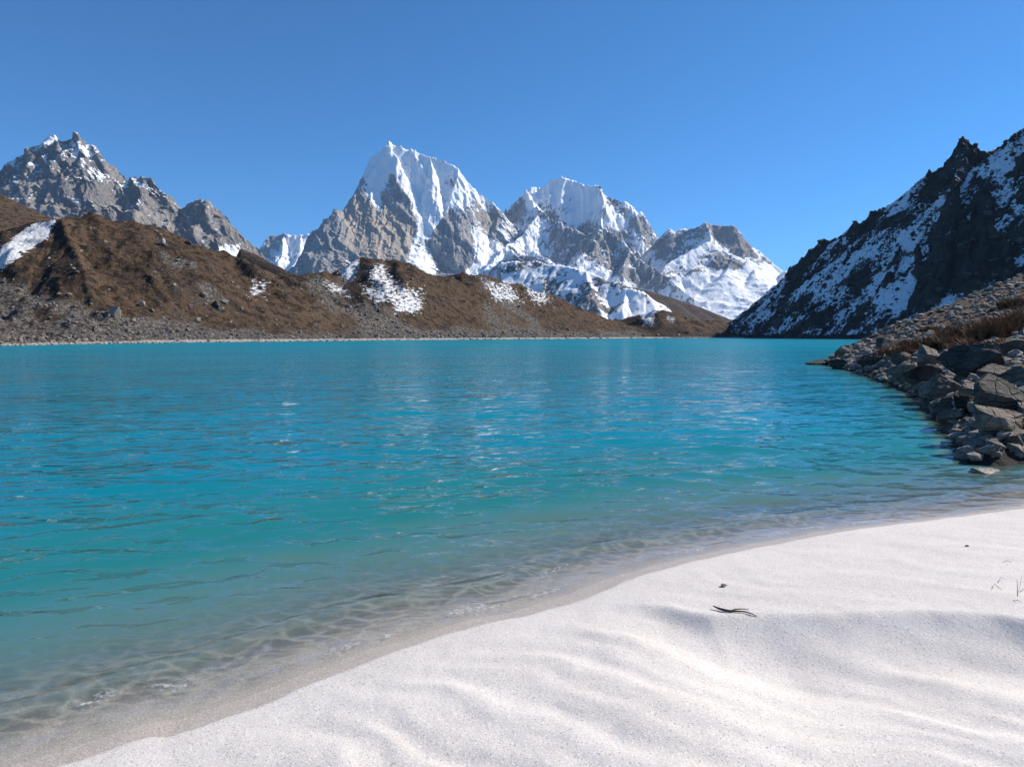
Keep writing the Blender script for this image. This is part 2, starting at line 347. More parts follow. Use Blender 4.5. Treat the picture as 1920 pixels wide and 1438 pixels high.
# --- the lower layered peak to the right
def snow_third(px, py, nz, z, n, nx):
    s = 0.52 + 0.9 * (nz - 0.5) + 0.5 * n
    s += 0.7 * in_poly(px, py, [(1240, 545), (1300, 520), (1400, 500), (1470, 500), (1480, 620), (1200, 620)], 12)
    s -= 0.6 * in_poly(px, py, [(1324, 416), (1376, 420), (1395, 445), (1415, 480), (1380, 478), (1340, 445)], 6)
    s -= 0.6 * in_poly(px, py, [(1345, 470), (1405, 500), (1368, 514), (1335, 505)], 5)
    s -= 0.25 * in_poly(px, py, [(1225, 460), (1300, 425), (1330, 430), (1300, 470), (1240, 490)], 8)
    s += 0.5 * in_poly(px, py, [(1333, 450), (1290, 470), (1245, 500), (1260, 505), (1320, 475)], 5)
    return s
mountain('mountain', 'lower layered peak with a smooth snowfield below, right of the snow-capped ones', 6000, (1180, 1560), (4300, 6700), (260, 280), [
    dict(pts=[(1215, 475, 6100), (1222, 462, 6100), (1240, 440, 6100), (1255, 428, 6100), (1262, 434, 6100), (1277, 430, 6100), (1299, 428, 6100), (1324, 418, 6100), (1349, 422, 6080), (1374, 422, 6060), (1392, 444, 6040), (1408, 462, 6020), (1436, 481, 6000), (1461, 500, 5950), (1475, 510, 5900), (1520, 560, 5800)], S=1.3, W=1600, rib=(18, 105, 5)),
    dict(pts=[(1324, 418, 6100), (1333, 450, 5850), (1290, 472, 5700), (1249, 498, 5550), (1225, 530, 5300)], S=1.0, rib=(10.5, 90, 4)),
    dict(pts=[(1333, 450, 5850), (1374, 478, 5750), (1411, 500, 5650), (1450, 530, 5500)], S=1.1, rib=(10.5, 90, 4)),
    dict(pts=[(1374, 478, 5750), (1360, 514, 5450), (1350, 560, 5100)], S=0.55, rib=(3, 135, 3)),
    dict(pts=[(1411, 500, 5650), (1420, 520, 5400), (1390, 590, 4800)], S=0.45, rib=(3, 135, 3)),
    dict(pts=[(1475, 508, 5600), (1460, 540, 5300), (1440, 600, 4800)], S=0.5, rib=(3, 135, 3)),
    ], M_right, snow_third, [([(1324, 416), (1376, 420), (1415, 480), (1380, 478), (1340, 445)], 0.8, 8)], (20, 240), (11, 170), seed=71, cliff=(24, 110, -1.2))

# --- small icy col left of the white peak
def snow_col(px, py, nz, z, n, nx):
    s = 0.75 + 0.8 * (nz - 0.5) + 0.5 * n
    return s - 0.7 * in_poly(px, py, [(495, 470), (505, 436), (535, 436), (520, 470)], 5) - 0.5 * in_poly(px, py, [(470, 462), (500, 464), (520, 490), (480, 480)], 6)
mountain('mountain', 'small icy summit in the gap beside the white peak', 7200, (440, 640), (6400, 7800), (150, 130), [
    dict(pts=[(455, 480, 7200), (474, 466, 7200), (497, 464, 7200), (507, 441, 7200), (534, 439, 7200), (550, 442, 7200), (564, 439, 7200), (588, 441, 7200), (640, 450, 7200)], S=1.2, W=1500, rib=(22.5, 135, 4)),
    dict(pts=[(534, 439, 7200), (530, 470, 6950), (520, 500, 6700)], S=0.9, rib=(15, 120, 4)),
    dict(pts=[(564, 439, 7200), (562, 480, 6900), (540, 510, 6600)], S=0.9, rib=(15, 120, 4)),
    ], M_far, snow_col, (), (20, 200), (16, 170), seed=97, cliff=(22, 110, 0.3))

# --- dark rock peak on the left
def snow_left(px, py, nz, z, n, nx):
    s = -0.08 + 0.8 * (nz - 0.5) + 0.6 * n + 0.0007 * (z - 350)
    s += 0.65 * in_poly(px, py, [(60, 285), (102, 245), (118, 258), (95, 272), (70, 280)], 5)
    s += 0.3 * in_poly(px, py, [(125, 262), (170, 275), (192, 300), (200, 330), (165, 330), (140, 290)], 10)
    s += 0.35 * in_poly(px, py, [(345, 388), (374, 368), (392, 375), (370, 388)], 4)
    s += 0.3 * in_poly(px, py, [(220, 338), (240, 338), (240, 355), (225, 350)], 4)
    s += 0.8 * in_poly(px, py, [(395, 475), (420, 460), (455, 458), (458, 485)], 4)
    return s
mountain('mountain', 'grey-brown rock peak dusted with snow, stepping down to lower summits, far left', 3000, (-260, 500), (2250, 3500), (400, 300), [
    dict(pts=[(-220, 470, 3000), (-100, 400, 3000), (-40, 372, 3000), (0, 335, 3000), (27, 308, 3000), (40, 288, 3000), (70, 267, 3000), (102, 250, 3000), (112, 258, 3000), (123, 259, 3000), (144, 252, 3010), (174, 272, 3010), (194, 295, 3010), (212, 335, 3010), (227, 340, 3010), (244, 335, 3000), (264, 327, 3000), (287, 340, 3000), (317, 367, 3000), (334, 392, 3000), (347, 384, 3000), (374, 369, 3000), (391, 371, 3000), (404, 397, 3000), (431, 434, 3000), (464, 461, 3000), (500, 500, 3000)], S=1.3, W=1600, rib=(16.5, 72, 5)),
    dict(pts=[(102, 250, 3000), (108, 300, 2900), (95, 350, 2800), (70, 400, 2680), (60, 450, 2550)], S=1.05, rib=(15, 67.5, 4)),
    dict(pts=[(144, 252, 3010), (150, 310, 2880), (165, 370, 2750), (180, 420, 2620)], S=1.05, rib=(15, 63, 4)),
    dict(pts=[(27, 308, 3000), (15, 370, 2850), (-10, 420, 2700)], S=1.05, rib=(13.5, 63, 4)),
    dict(pts=[(212, 335, 3010), (215, 380, 2890), (225, 420, 2780)], S=1.05, rib=(12, 57, 4)),
    dict(pts=[(264, 327, 3000), (262, 375, 2870), (255, 420, 2750)], S=1.05, rib=(13.5, 57, 4)),
    dict(pts=[(317, 367, 3000), (312, 410, 2900), (320, 450, 2790)], S=1.05, rib=(12, 54, 4)),
    dict(pts=[(374, 369, 3000), (368, 420, 2880), (380, 470, 2740)], S=1.05, rib=(12, 54, 4)),
    ], M_left, snow_left, [([(40, 320), (110, 330), (110, 400), (40, 420)], 0.7, 18), ([(200, 350), (330, 390), (330, 450), (230, 440)], 0.35, 20), ([(340, 375), (400, 375), (410, 440), (350, 440)], 0.6, 12)], (16, 120), (15, 95), seed=131, cliff=(22, 75, 0.6))

# ================================================================== BROWN HILLS ACROSS THE LAKE
def moraine_mat(name):
    k = NT(name)
    n1 = k.noise(k.vmul(k.pos, (.035, .035, .06)), 1, 6, 0.65); n2 = k.noise(k.pos, 0.30, 7, 0.75); n3 = k.noise(k.pos, 1.1, 5, 0.75)
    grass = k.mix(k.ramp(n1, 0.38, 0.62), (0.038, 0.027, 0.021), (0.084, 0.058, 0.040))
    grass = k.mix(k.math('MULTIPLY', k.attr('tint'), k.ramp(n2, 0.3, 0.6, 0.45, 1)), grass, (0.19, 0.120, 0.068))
    grass = k.mix(k.ramp(n2, 0.47, 0.55, 0, 0.85), grass, (0.020, 0.014, 0.011))
    grass = k.mix(k.ramp(n3, 0.54, 0.63, 0, 0.75), grass, (0.17, 0.125, 0.088))
    rub = k.mix(k.ramp(n3, 0.42, 0.60), (0.050, 0.042, 0.036), (0.235, 0.205, 0.18))
    rf = k.ramp(k.math('ADD', k.attr('rubble'), k.math('MULTIPLY', k.math('SUBTRACT', n2, 0.5), 1.3)), 0.42, 0.62)
    c = k.mix(rf, grass, rub)
    c = k.mix(k.ramp(k.math('ADD', k.attr('shore'), k.math('MULTIPLY', k.math('SUBTRACT', n3, 0.5), 0.7)), 0.35, 0.6), c, (0.46, 0.41, 0.355))
    ns = k.noise(k.vmul(k.pos, (0.55, 0.3, 1.3)), 1.0, 5, 0.7)
    sf = k.ramp(k.math('ADD', k.attr('snow'), k.math('MULTIPLY', k.math('SUBTRACT', ns, 0.5), 2.8)), 0.5, 0.58)
    c = k.mix(sf, c, (0.85, 0.86, 0.88))
    h = k.math('ADD', k.noise(k.pos, 0.7, 7, 0.7), k.math('MULTIPLY', k.noise(k.pos, 2.2, 4, 0.7), 0.35))
    k.principled(c, 0.95, k.bump(h, 1.0, 1.8), 0.1)
    return k.m
M_moraine = moraine_mat('brown_heath_and_rubble')

SHORE = [tuple(G(px, py, 0.0)[:2]) for px, py in [(-900, 668), (-400, 657), (-150, 652), (0, 649), (150, 645.5), (300, 643), (450, 641.2), (600, 639.6), (750, 638), (900, 636.6), (1050, 635.4), (1200, 634.4), (1330, 633.9), (1420, 633.8)]]
SHORE += [(260, 520)]
MOR = [   # (points (px, py, D)), slope, ribs
    dict(pts=[(-500, 440, 190), (-250, 425, 195), (-100, 440, 200), (0, 447, 205), (60, 408, 207), (110, 402, 208), (160, 405, 210), (250, 412, 216), (290, 425, 220), (330, 441, 224), (400, 468, 236), (440, 478, 240), (470, 492, 246), (520, 508, 252), (580, 512, 262), (640, 512, 275), (665, 490, 284), (690, 481, 288), (745, 484, 294), (790, 502, 300), (830, 516, 306)], S=0.62, W=160, rib=(2.2, 14, 6)),
    dict(pts=[(112, 402, 208), (128, 450, 190), (150, 500, 173), (205, 566, 160), (270, 612, 148)], S=0.70, W=120, rib=(1.3, 10, 5)),
    dict(pts=[(-20, 440, 200), (-60, 500, 175), (-90, 570, 155)], S=0.6, W=120, rib=(1.3, 10, 5)),
    dict(pts=[(330, 441, 224), (345, 500, 205), (360, 560, 190), (400, 610, 176)], S=0.55, W=120, rib=(1.5, 11, 5)),
    dict(pts=[(440, 478, 240), (475, 505, 228), (520, 545, 214), (600, 600, 205)], S=0.55, W=120, rib=(1.5, 11, 5)),
    dict(pts=[(520, 508, 252), (560, 530, 240), (610, 570, 228), (650, 605, 222)], S=0.58, W=120, rib=(1.5, 11, 5)),
    dict(pts=[(640, 520, 272), (680, 548, 256), (740, 575, 246), (800, 605, 240)], S=0.5, W=120, rib=(1.0, 9, 4)),
    dict(pts=[(745, 484, 294), (770, 530, 276), (800, 570, 264)], S=0.55, W=120, rib=(1.5, 11, 5)),
    dict(pts=[(800, 512, 318), (850, 516, 322), (900, 514, 326), (935, 512, 330), (965, 520, 336), (1000, 515, 340), (1040, 531, 350), (1075, 548, 358), (1110, 566, 368), (1150, 588, 380), (1190, 603, 395)], S=0.56, W=160, rib=(2.0, 16, 6)),
    dict(pts=[(850, 516, 322), (880, 550, 308), (930, 580, 298), (990, 612, 296)], S=0.5, W=120, rib=(1.5, 11, 5)),
    dict(pts=[(935, 514, 330), (960, 550, 318), (1010, 590, 310)], S=0.5, W=120, rib=(1.5, 11, 5)),
    dict(pts=[(1040, 531, 350), (1050, 565, 340), (1080, 605, 332)], S=0.5, W=120, rib=(1.5, 11, 5)),
    dict(pts=[(1150, 600, 470), (1200, 590, 480), (1240, 580, 486), (1270, 588, 492), (1310, 597, 500), (1345, 602, 510), (1365, 604, 515), (1420, 622, 530)], S=0.42, W=160, rib=(1.5, 16, 6)),
]
for L in MOR: L['xyz'] = [P(px, py, D * np.interp(px, [150, 420, 1150, 1250], [1.03, 1.10, 1.10, 1.02])) for px, py, D in L['pts']]
def moraine_h(X, Y):
    X = np.asarray(X, float); Y = np.asarray(Y, float)
    d, al, side = poly_dist(X, Y, SHORE); s = d * side              # + = land (left of travel)
    wx = 2.2 * fbm(X / 18, Y / 18, 3, 300); wy = 2.2 * fbm(X / 18 + 40, Y / 18, 3, 301)
    Z = np.full(X.shape, -1e9)
    for i, L in enumerate(MOR):
        Z = np.maximum(Z, ridge(X + wx, Y + wy, L['xyz'], L['S'], L['W'], L['rib'], 310 + i))
    apron = 0.45 * (1 - np.exp(-np.clip(s, 0, None) / 1.2)) + 0.075 * np.clip(s, 0, 45) + 0.9 * fbm(X / 9, Y / 9, 4, 333) * sstep(2, 14, s)
    apron = np.where(s < 0, s * 0.25, apron)
    kk = 1.6
    Z = np.where(s > -3, np.maximum(Z, apron) + kk * np.log1p(np.exp(-np.abs(Z - apron) / kk)) * sstep(1, 12, s), -1.0)
    Z = Z + (0.55 * fbm(X / 5, Y / 5, 4, 340, 0.6) + 1.7 * (ridged(X / 26, Y / 26, 4, 350, 0.55) - 0.9)) * sstep(3, 15, s)
    cap = 0.5 + 0.10 * np.clip(s, 0, None) + 0.016 * np.clip(s, 0, 60) ** 2 + 0.4 * fbm(X / 7, Y / 7, 3, 341) * sstep(1, 8, s)
    return np.where(s < 0, np.clip(s * 0.25, -6, 0), np.minimum(Z, cap)), s
def march(fn, px, py, t0, t1, n=1500):
    d = ray(px, py); d = d / d[1]; t = np.linspace(t0, t1, n)
    h = fn(d[0] * t, t)[0]; z = HC + d[2] * t
    i = np.argmax(h >= z)
    return None if not (h >= z).any() else np.array([d[0] * t[i], t[i], h[i]])
ncol, nrow = 520, 250
A = (np.linspace(-330, 1460, ncol) - 960) / FPX
shore_y = np.interp(A, [p[0] / p[1] for p in SHORE[1:-1]], [p[1] for p in SHORE[1:-1]])
V = np.linspace(0, 1, nrow)[:, None]
Yg = shore_y[None, :] * (0.94 + 0.95 * V ** 1.35); Xg = A[None, :] * Yg
Zg, sg = moraine_h(Xg, Yg)
mx, my, mz = grid_nz(Xg, Yg, Zg)
gx, gy = local_px(Xg / Yg * 250, (Zg - HC) / Yg * 250 + HC, 250)
nn = fbm(Xg / 30, Yg / 30, 4, 360)
tint = np.zeros(Xg.shape)
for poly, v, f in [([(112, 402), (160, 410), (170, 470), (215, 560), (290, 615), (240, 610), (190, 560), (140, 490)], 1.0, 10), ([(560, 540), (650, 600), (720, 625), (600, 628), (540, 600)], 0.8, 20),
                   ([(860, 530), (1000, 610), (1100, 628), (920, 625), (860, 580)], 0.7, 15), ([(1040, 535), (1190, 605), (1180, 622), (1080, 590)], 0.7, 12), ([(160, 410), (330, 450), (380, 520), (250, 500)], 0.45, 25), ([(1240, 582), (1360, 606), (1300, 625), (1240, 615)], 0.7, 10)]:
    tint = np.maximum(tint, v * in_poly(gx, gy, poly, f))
tint = np.maximum(tint, 0.55 * sstep(0.1, 0.4, nn)); tint = np.maximum(tint, 0.55 * sstep(0.15, 0.45, mx + 0.3 * nn))   # ochre on noise patches and on flanks facing right
rub = 0.06 + 0.55 * fbm(Xg / 14, Yg / 14, 4, 370)
for poly, v, f in [([(-300, 520), (0, 520), (120, 560), (250, 600), (400, 620), (700, 640), (-300, 680)], 0.75, 25), ([(300, 470), (370, 480), (420, 580), (360, 600), (320, 540)], 0.45, 25), ([(560, 512), (640, 520), (760, 610), (900, 632), (700, 636), (620, 580)], 0.6, 20), ([(880, 520), (930, 525), (1020, 600), (1000, 632), (900, 620)], 0.45, 20), ([(700, 620), (1200, 622), (1200, 634), (700, 638)], 0.4, 8)]:
    rub = rub + v * in_poly(gx, gy, poly, f)
rub = rub + 0.3 * sstep(25, 3, sg)
msnow = np.zeros(Xg.shape)
for poly, v, f in [([(-300, 560), (-20, 480), (62, 420), (104, 412), (92, 445), (40, 480), (-40, 530), (-300, 640)], 0.95, 7), ([(630, 512), (668, 484), (676, 490), (668, 515), (660, 530)], 0.8, 5), ([(690, 500), (720, 490), (745, 530), (790, 545), (786, 575), (745, 585), (715, 560), (690, 530)], 0.60, 14), ([(735, 560), (795, 552), (790, 588), (740, 588)], 0.68, 10), ([(675, 535), (735, 545), (720, 575), (690, 560)], 0.66, 10),
                   ([(470, 520), (510, 525), (500, 560), (462, 560)], 0.46, 10), ([(600, 525), (640, 530), (670, 562), (610, 548)], 0.50, 10), ([(905, 525), (955, 530), (985, 570), (925, 565)], 0.60, 12), ([(985, 515), (1012, 518), (1035, 565), (1010, 578), (985, 548)], 0.54, 10), ([(1195, 580), (1232, 572), (1226, 612), (1206, 610)], 0.7, 6), ([(1250, 590), (1268, 598), (1262, 606), (1250, 600)], 0.7, 4)]:
    msnow = np.maximum(msnow, v * in_poly(gx, gy, poly, f))
msnow = np.where(sg < 8, 0, msnow)
shore_a = sstep(3.2 + 0.0 * sg, 0.2, sg) * (sg > -1)
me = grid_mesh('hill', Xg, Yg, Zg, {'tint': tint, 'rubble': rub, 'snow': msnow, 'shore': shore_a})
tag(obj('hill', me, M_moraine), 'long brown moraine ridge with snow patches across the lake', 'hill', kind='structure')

# hills that peep out behind the moraine
def hill(name, label, pts, S, yr, pxr, cells, seed, tintv, snowp=()):
    a = np.linspace(pxr[0], pxr[1], cells[0]); y = np.linspace(yr[0], yr[1], cells[1])
    A, Y = np.meshgrid((a - 960) / FPX, y); X = A * Y
    sc = y.mean() / 250
    Z = ridge(X, Y, [P(*p) for p in pts], S, 600 * sc, (1.6 * sc, 16 * sc, 6), seed) + 0.8 * sc * fbm(X / (12 * sc), Y / (12 * sc), 4, seed + 2)
    px, py = local_px(X / Y * 250, (Z - HC) / Y * 250 + HC, 250)
    sn = np.zeros(X.shape)
    for poly, v, f in snowp: sn = np.maximum(sn, v * in_poly(px, py, poly, f))
    me = grid_mesh(name, X, Y, Z, {'tint': np.full(X.shape, tintv), 'rubble': np.full(X.shape, -0.1), 'snow': sn, 'shore': np.zeros(X.shape)})
    tag(obj(name, me, M_moraine), label, 'hill', kind='structure')
hill('hill', 'brown hillside rising behind the moraine at the far left edge', [(-500, 300, 420), (-200, 300, 430), (-60, 335, 430), (0, 366, 430), (40, 392, 430), (70, 412, 430), (120, 440, 430), (200, 480, 430)], 0.5, (330, 520), (-420, 220), (90, 60), 401, 0.6)
hill('hill', 'plain brown shoulder sloping down behind the moraine below the dark peak', [(446, 520, 950), (449, 490, 950), (453, 461, 950), (480, 472, 950), (520, 492, 950), (556, 512, 950), (640, 545, 950), (720, 590, 950)], 2.0, (700, 1150), (380, 800), (110, 90), 421, 0.15)
hill('hill', 'russet slope at the foot of the snowfields above the far shore', [(1100, 522, 2300), (1213, 545, 2300), (1240, 552, 2300), (1290, 566, 2300), (1330, 583, 2300), (1370, 598, 2300), (1420, 610, 2300), (1500, 628, 2300)], 0.6, (1800, 2600), (1060, 1520), (120, 70), 441, 0.2)
def snow_spur(px, py, nz, z, n, nx):
    return 0.62 + 0.7 * (nz - 0.6) + 0.7 * n - 0.3 * in_poly(px, py, [(1020, 520), (1100, 530), (1160, 580), (1100, 600), (1020, 580)], 12)
mountain('mountain', 'snow-streaked spur running down in front of the dark crags to the russet slope', 1900, (940, 1290), (1350, 2300), (190, 130), [
    dict(pts=[(930, 490, 2150), (1000, 490, 2100), (1036, 494, 2050), (1099, 507, 1950), (1140, 526, 1880), (1171, 538, 1830), (1205, 547, 1780), (1214, 556, 1760), (1217, 590, 1740), (1222, 620, 1720)], S=0.75, W=2500, rib=(7, 45, 4)),
    dict(pts=[(1099, 507, 1950), (1110, 545, 1820), (1130, 600, 1680)], S=0.7, rib=(6, 40, 4)),
    dict(pts=[(1171, 538, 1830), (1168, 570, 1740), (1170, 610, 1650)], S=0.7, rib=(5, 40, 4)),
    ], M_left, snow_spur, (), (8, 70), (4, 80), seed=171, cliff=(0, 45, -0.8))

# ================================================================== RIGHT SLOPE (dark crags and shaded snow)
RS = [(1200, 690, 505), (1335, 630, 520), (1370, 606, 522), (1420, 566, 527), (1470, 522, 532), (1510, 490, 536), (1522, 474, 538), (1548, 459, 540), (1570, 446, 543), (1600, 424, 546), (1640, 402, 551), (1660, 388, 553), (1700, 360, 560), (1740, 326, 568), (1780, 306, 575), (1840, 284, 586), (1880, 272, 594), (1905, 250, 600), (1925, 240, 604), (2050, 190, 630), (2300, 120, 680)]
def slope_D(px):                       # the crest runs in plan from far left to near right
    a = (px - 960) / FPX; t = (560 * a - 166) / (120 + 180 * a); return 560 - 180 * np.clip(t, -0.3, 1.8)
RSX = [P(px, py, slope_D(px)) for px, py, _ in RS]
def slope_base(X, Y):
    X = np.asarray(X, float); Y = np.asarray(Y, float)
    return ridge(X + 4 * fbm(X / 40, Y / 40, 3, 500), Y + 4 * fbm(X / 40 + 9, Y / 40, 3, 501), RSX, 1.0, 2500, (3.0, 40, 5), 505), 0
def crag_line(pts, pull):
    out = []
    for (px, py, up) in pts:
        q = march(slope_base, px, py, 200, 640)
        if q is None or up: out.append(P(px, py, slope_D(px) - 2)); continue
        D = q[1] - pull; out.append(P(px, py, D))
    return out
CR = [
    ([P(px, py, slope_D(px) - 2) for px, py in [(1776, 312), (1784, 290), (1788, 276), (1798, 266), (1806, 250), (1820, 263), (1836, 274), (1852, 283), (1866, 292)]], 2.6),
    (crag_line([(1806, 256, 1), (1803, 290, 1), (1800, 320, 0), (1792, 370, 0), (1778, 430, 0), (1765, 490, 0), (1752, 540, 0)], 11), 1.5),
    (crag_line([(1806, 258, 1), (1830, 300, 1), (1846, 350, 0), (1850, 400, 0), (1850, 450, 0)], 9), 1.5),
    (crag_line([(1792, 370, 0), (1815, 440, 0), (1822, 500, 0)], 10), 1.5),
    (crag_line([(1850, 400, 0), (1880, 450, 0), (1890, 500, 0)], 6), 1.6),
    (crag_line([(1612, 413, 1), (1602, 414, 1), (1598, 436, 1), (1590, 475, 0)], 5), 1.35),
    (crag_line([(1690, 455, 0), (1686, 480, 0), (1672, 515, 0)], 7), 1.7),
    (crag_line([(1725, 460, 0), (1722, 490, 0)], 6), 1.7),
    (crag_line([(1653, 522, 0), (1652, 538, 0)], 2), 1.8),
    (crag_line([(1544, 446, 1), (1551, 456, 1), (1566, 472, 1)], 2), 1.25),
    (crag_line([(1520, 464, 1), (1527, 478, 1), (1534, 476, 1)], 2), 1.25),
    (crag_line([(1906, 246, 1), (1915, 300, 0), (1925, 360, 0)], 5), 1.6),
    (crag_line([(1742, 319, 1), (1728, 342, 1), (1705, 372, 0)], 3), 1.5),
    (crag_line([(1645, 391, 1), (1662, 394, 1), (1668, 396, 1)], 2.5), 1.2),
]
def slope_h(X, Y, full=False):
    Z, _ = slope_base(X, Y); B = Z
    wx = 4 * fbm(X / 16, Y / 16, 4, 520, 0.6); wy = 4 * fbm(X / 16 + 20, Y / 16, 4, 521, 0.6)
    for i, (pts, S) in enumerate(CR):
        wf = 0.15 if i == 0 else 1.0
        Z = np.maximum(Z, ridge(X + wx * wf, Y + wy * wf, pts, S, 3000, (1.6 * wf, 9, 4), 530 + i))
    crag = sstep(0.3, 1.6, Z - B)
    Z = Z + (1.0 + 1.2 * crag) * (ridged(X / 12, Y / 12, 4, 560, 0.55) - 0.9) + 0.55 * fbm(X / 3.2, Y / 3.2, 3, 570, 0.6)
    return (Z, crag) if full else (Z, 0)
a = np.linspace(1290, 2080, 470); Y1 = np.linspace(0, 1, 320)
A2, V2 = np.meshgrid((a - 960) / FPX, Y1)
ynear = np.interp(a, [1290, 1340, 1480, 1620, 1720, 1920, 2080], [500, 470, 350, 285, 255, 205, 180])[None, :]
yfar = (slope_D(a) + 60)[None, :]
Ys = ynear + (yfar - ynear) * V2; Xs = A2 * Ys
Zs, crag = slope_h(Xs, Ys, True)
sx, sy, sz = grid_nz(Xs, Ys, Zs)
spx, spy = local_px(Xs / Ys * 500, (Zs - HC) / Ys * 500 + HC, 500)
nS = fbm(Xs / 26, Ys / 26, 4, 580, 0.6)
ssnow = 0.46 + 0.55 * (sz - 0.72) + 0.85 * nS - 0.48 * crag
ssnow = ssnow + 0.35 * in_poly(spx, spy, [(1640, 520), (1700, 440), (1760, 360), (1770, 420), (1720, 520), (1760, 560), (1830, 560), (1880, 540), (1860, 580), (1700, 600), (1640, 570)], 18)
ssnow = ssnow + 0.3 * in_poly(spx, spy, [(1860, 290), (1920, 260), (1920, 420), (1870, 380)], 12) - 0.18 * in_poly(spx, spy, [(1330, 640), (1480, 560), (1620, 600), (1640, 650), (1330, 650)], 20)
ssnow = np.where(Zs < 2.0, 0, ssnow)
k = NT('dark_crag_and_shaded_snow')
fl = k.n('ShaderNodeMapping'); fl.inputs['Rotation'].default_value = (0, 0, R(-37)); k.put(fl.inputs['Vector'], k.pos)
st = k.vmul(fl.outputs[0], (0.10, 0.30, 0.22))
e1 = k.noise(st, 1.4, 5, 0.7); e2 = k.noise(k.pos, 0.75, 5, 0.72)
e = k.math('ADD', k.attr('snow'), k.math('ADD', k.math('MULTIPLY', k.math('SUBTRACT', e1, 0.5), 1.9), k.math('MULTIPLY', k.math('SUBTRACT', e2, 0.5), 1.6)))
rk = k.mix(k.ramp(k.noise(k.pos, 0.12, 5, 0.6), 0.35, 0.65), (0.040, 0.036, 0.034), (0.085, 0.070, 0.058))
c = k.mix(k.ramp(e, 0.46, 0.54), rk, (0.86, 0.87, 0.90))
k.principled(c, 0.9, k.bump(k.noise(k.pos, 0.55, 7, 0.72), 0.95, 1.3), 0.1)
M_slope = k.m
me = grid_mesh('mountain_slope', Xs, Ys, Zs, {'snow': np.clip(ssnow, -0.5, 1.2)})
tag(obj('mountain_slope', me, M_slope), 'steep dark slope streaked with shaded snow rising on the right', 'mountain', kind='structure')

# ================================================================== BEACH AND LAKE BED
EDGE_PX = [(-700, 1720), (-250, 1560), (-60, 1488), (100, 1438), (180, 1411), (255, 1386), (318, 1380), (345, 1370), (480, 1326), (600, 1275), (760, 1213), (900, 1172), (1000, 1150), (1100, 1119), (1200, 1080), (1330, 1045), (1460, 1018), (1600, 993), (1750, 974), (1920, 952), (2150, 915), (2600, 880)]
EDGE = smooth_line([tuple(G(px, py, 0.075)[:2]) for px, py in EDGE_PX], 6)
TIPW = [tuple(G(px, py, 0.0)[:2]) for px, py in [(1552, 686), (1600, 697), (1660, 718), (1705, 738), (1735, 762), (1765, 795), (1790, 830), (1812, 866), (1870, 872), (1960, 862)]]
BANK = [(70, 110), (44, 78), (31, 60), (23, 48), (19.0, 41.5)] + TIPW + [(9.6, 8.4), (14, 8.2), (26, 8.0), (60, 6.0)]   # far side -> tip -> near side; land on the left of travel
def bank_h(X, Y):
    X = np.asarray(X, float); Y = np.asarray(Y, float)
    d1, _, s1 = poly_dist(X, Y, BANK[4:]); d2, _, _ = poly_dist(X, Y, BANK[:5])
    d, al, side = poly_dist(X, Y, BANK); s = d * side
    near = 0.55 * (1 - np.exp(-d1 / 1.1)) + 0.215 * d1
    far = 0.5 * (1 - np.exp(-d2 / 1.0)) + 0.55 * d2
    h = np.minimum(near, far) + (0.22 * fbm(X / 2.4, Y / 2.4, 4, 600, 0.6)) * sstep(0.5, 3, s)
    return np.where(s > 0, h, np.clip(s * 0.75, -6, 0)), s
def sand_h(X, Y):
    X = np.asarray(X, float); Y = np.asarray(Y, float)
    wob = 0.020 * perlin(X * 4.5, Y * 4.5, 611) + 0.010 * perlin(X * 14, Y * 14, 612)
    d, al, side = poly_dist(X, Y, EDGE); s = d * side + wob           # + = towards the lake
    # land profile
    u = np.clip(-s, 0, None)
    z = 0.075 + 0.10 * (1 - np.exp(-u / 0.9)) + 0.012 * np.clip(u - 1, 0, 6)
    # the hollow whose far lip runs to the right of the twig
    lip = np.array([tuple(G(px, py, 0.19)[:2]) for px, py in [(1100, 1098), (1230, 1116), (1330, 1138), (1450, 1141), (1600, 1140), (1740, 1138), (1860, 1146), (2100, 1180), (2700, 1290)]])
    ly = np.interp(X, lip[:, 0], lip[:, 1]) + 0.05 * perlin(X * 1.8, Y * 0.3, 613)
    q = ly - Y                                                        # + = camera side of the lip
    win = sstep(lip[0, 0], lip[2, 0] + 0.35, X)
    tq = np.clip((q + 0.01) / 0.42, 0, 1)
    z = z - win * 0.145 * (1 - (1 - tq) ** 1.5) + win * 0.006 * np.exp(-(q / 0.08) ** 2) + win * 0.075 * sstep(0.42, 1.2, q)
    # wind undulations, crests running to the lower right
    c, sn = math.cos(R(-30)), math.sin(R(-30))
    wxx = 0.20 * fbm(X * 0.9, Y * 0.9, 3, 614)
    t = -sn * X + c * Y + wxx; al2 = c * X + sn * Y
    amp = sstep(0.05, 0.7, u) * (0.30 + 0.70 * sstep(0.15, 0.6, q * win + (1 - win)))
    rip = 0.0055 * np.sin(t * 2 * math.pi / 0.52 + 1.6 * perlin(al2 * 0.7, t * 0.6, 615)) + 0.0040 * np.sin(t * 2 * math.pi / 0.23 + 2.5 * perlin(al2 * 1.2, t * 1.1, 616)) + 0.020 * fbm(al2 * 0.7, t * 2.2, 4, 617)
    z = z + rip * amp + 0.0035 * fbm(X * 9, Y * 9, 3, 618) * sstep(0, 0.2, u)
    # lake side: a small scarp, wet strip, shelf, drop-off
    v = np.clip(s, 0, None)
    zl = 0.075 - 0.048 * sstep(0.0, 0.05, v) - 0.030 * sstep(0.03, 0.32, v) - 0.10 * np.clip(v - 0.25, 0, 0.75) - 0.12 * np.clip(v - 1.0, 0, 2) - 0.30 * np.clip(v - 3.0, 0, 22)
    zl = zl + 0.004 * perlin(X * 6, Y * 6, 619) * sstep(0.1, 0.4, v)
    return np.where(s > 0, zl, z), s
def bed(X, Y):
    zs, s = sand_h(X, Y); zb, b = bank_h(X, Y)
    return np.maximum(zs, np.where(b > -14, zb, -99)), s, b
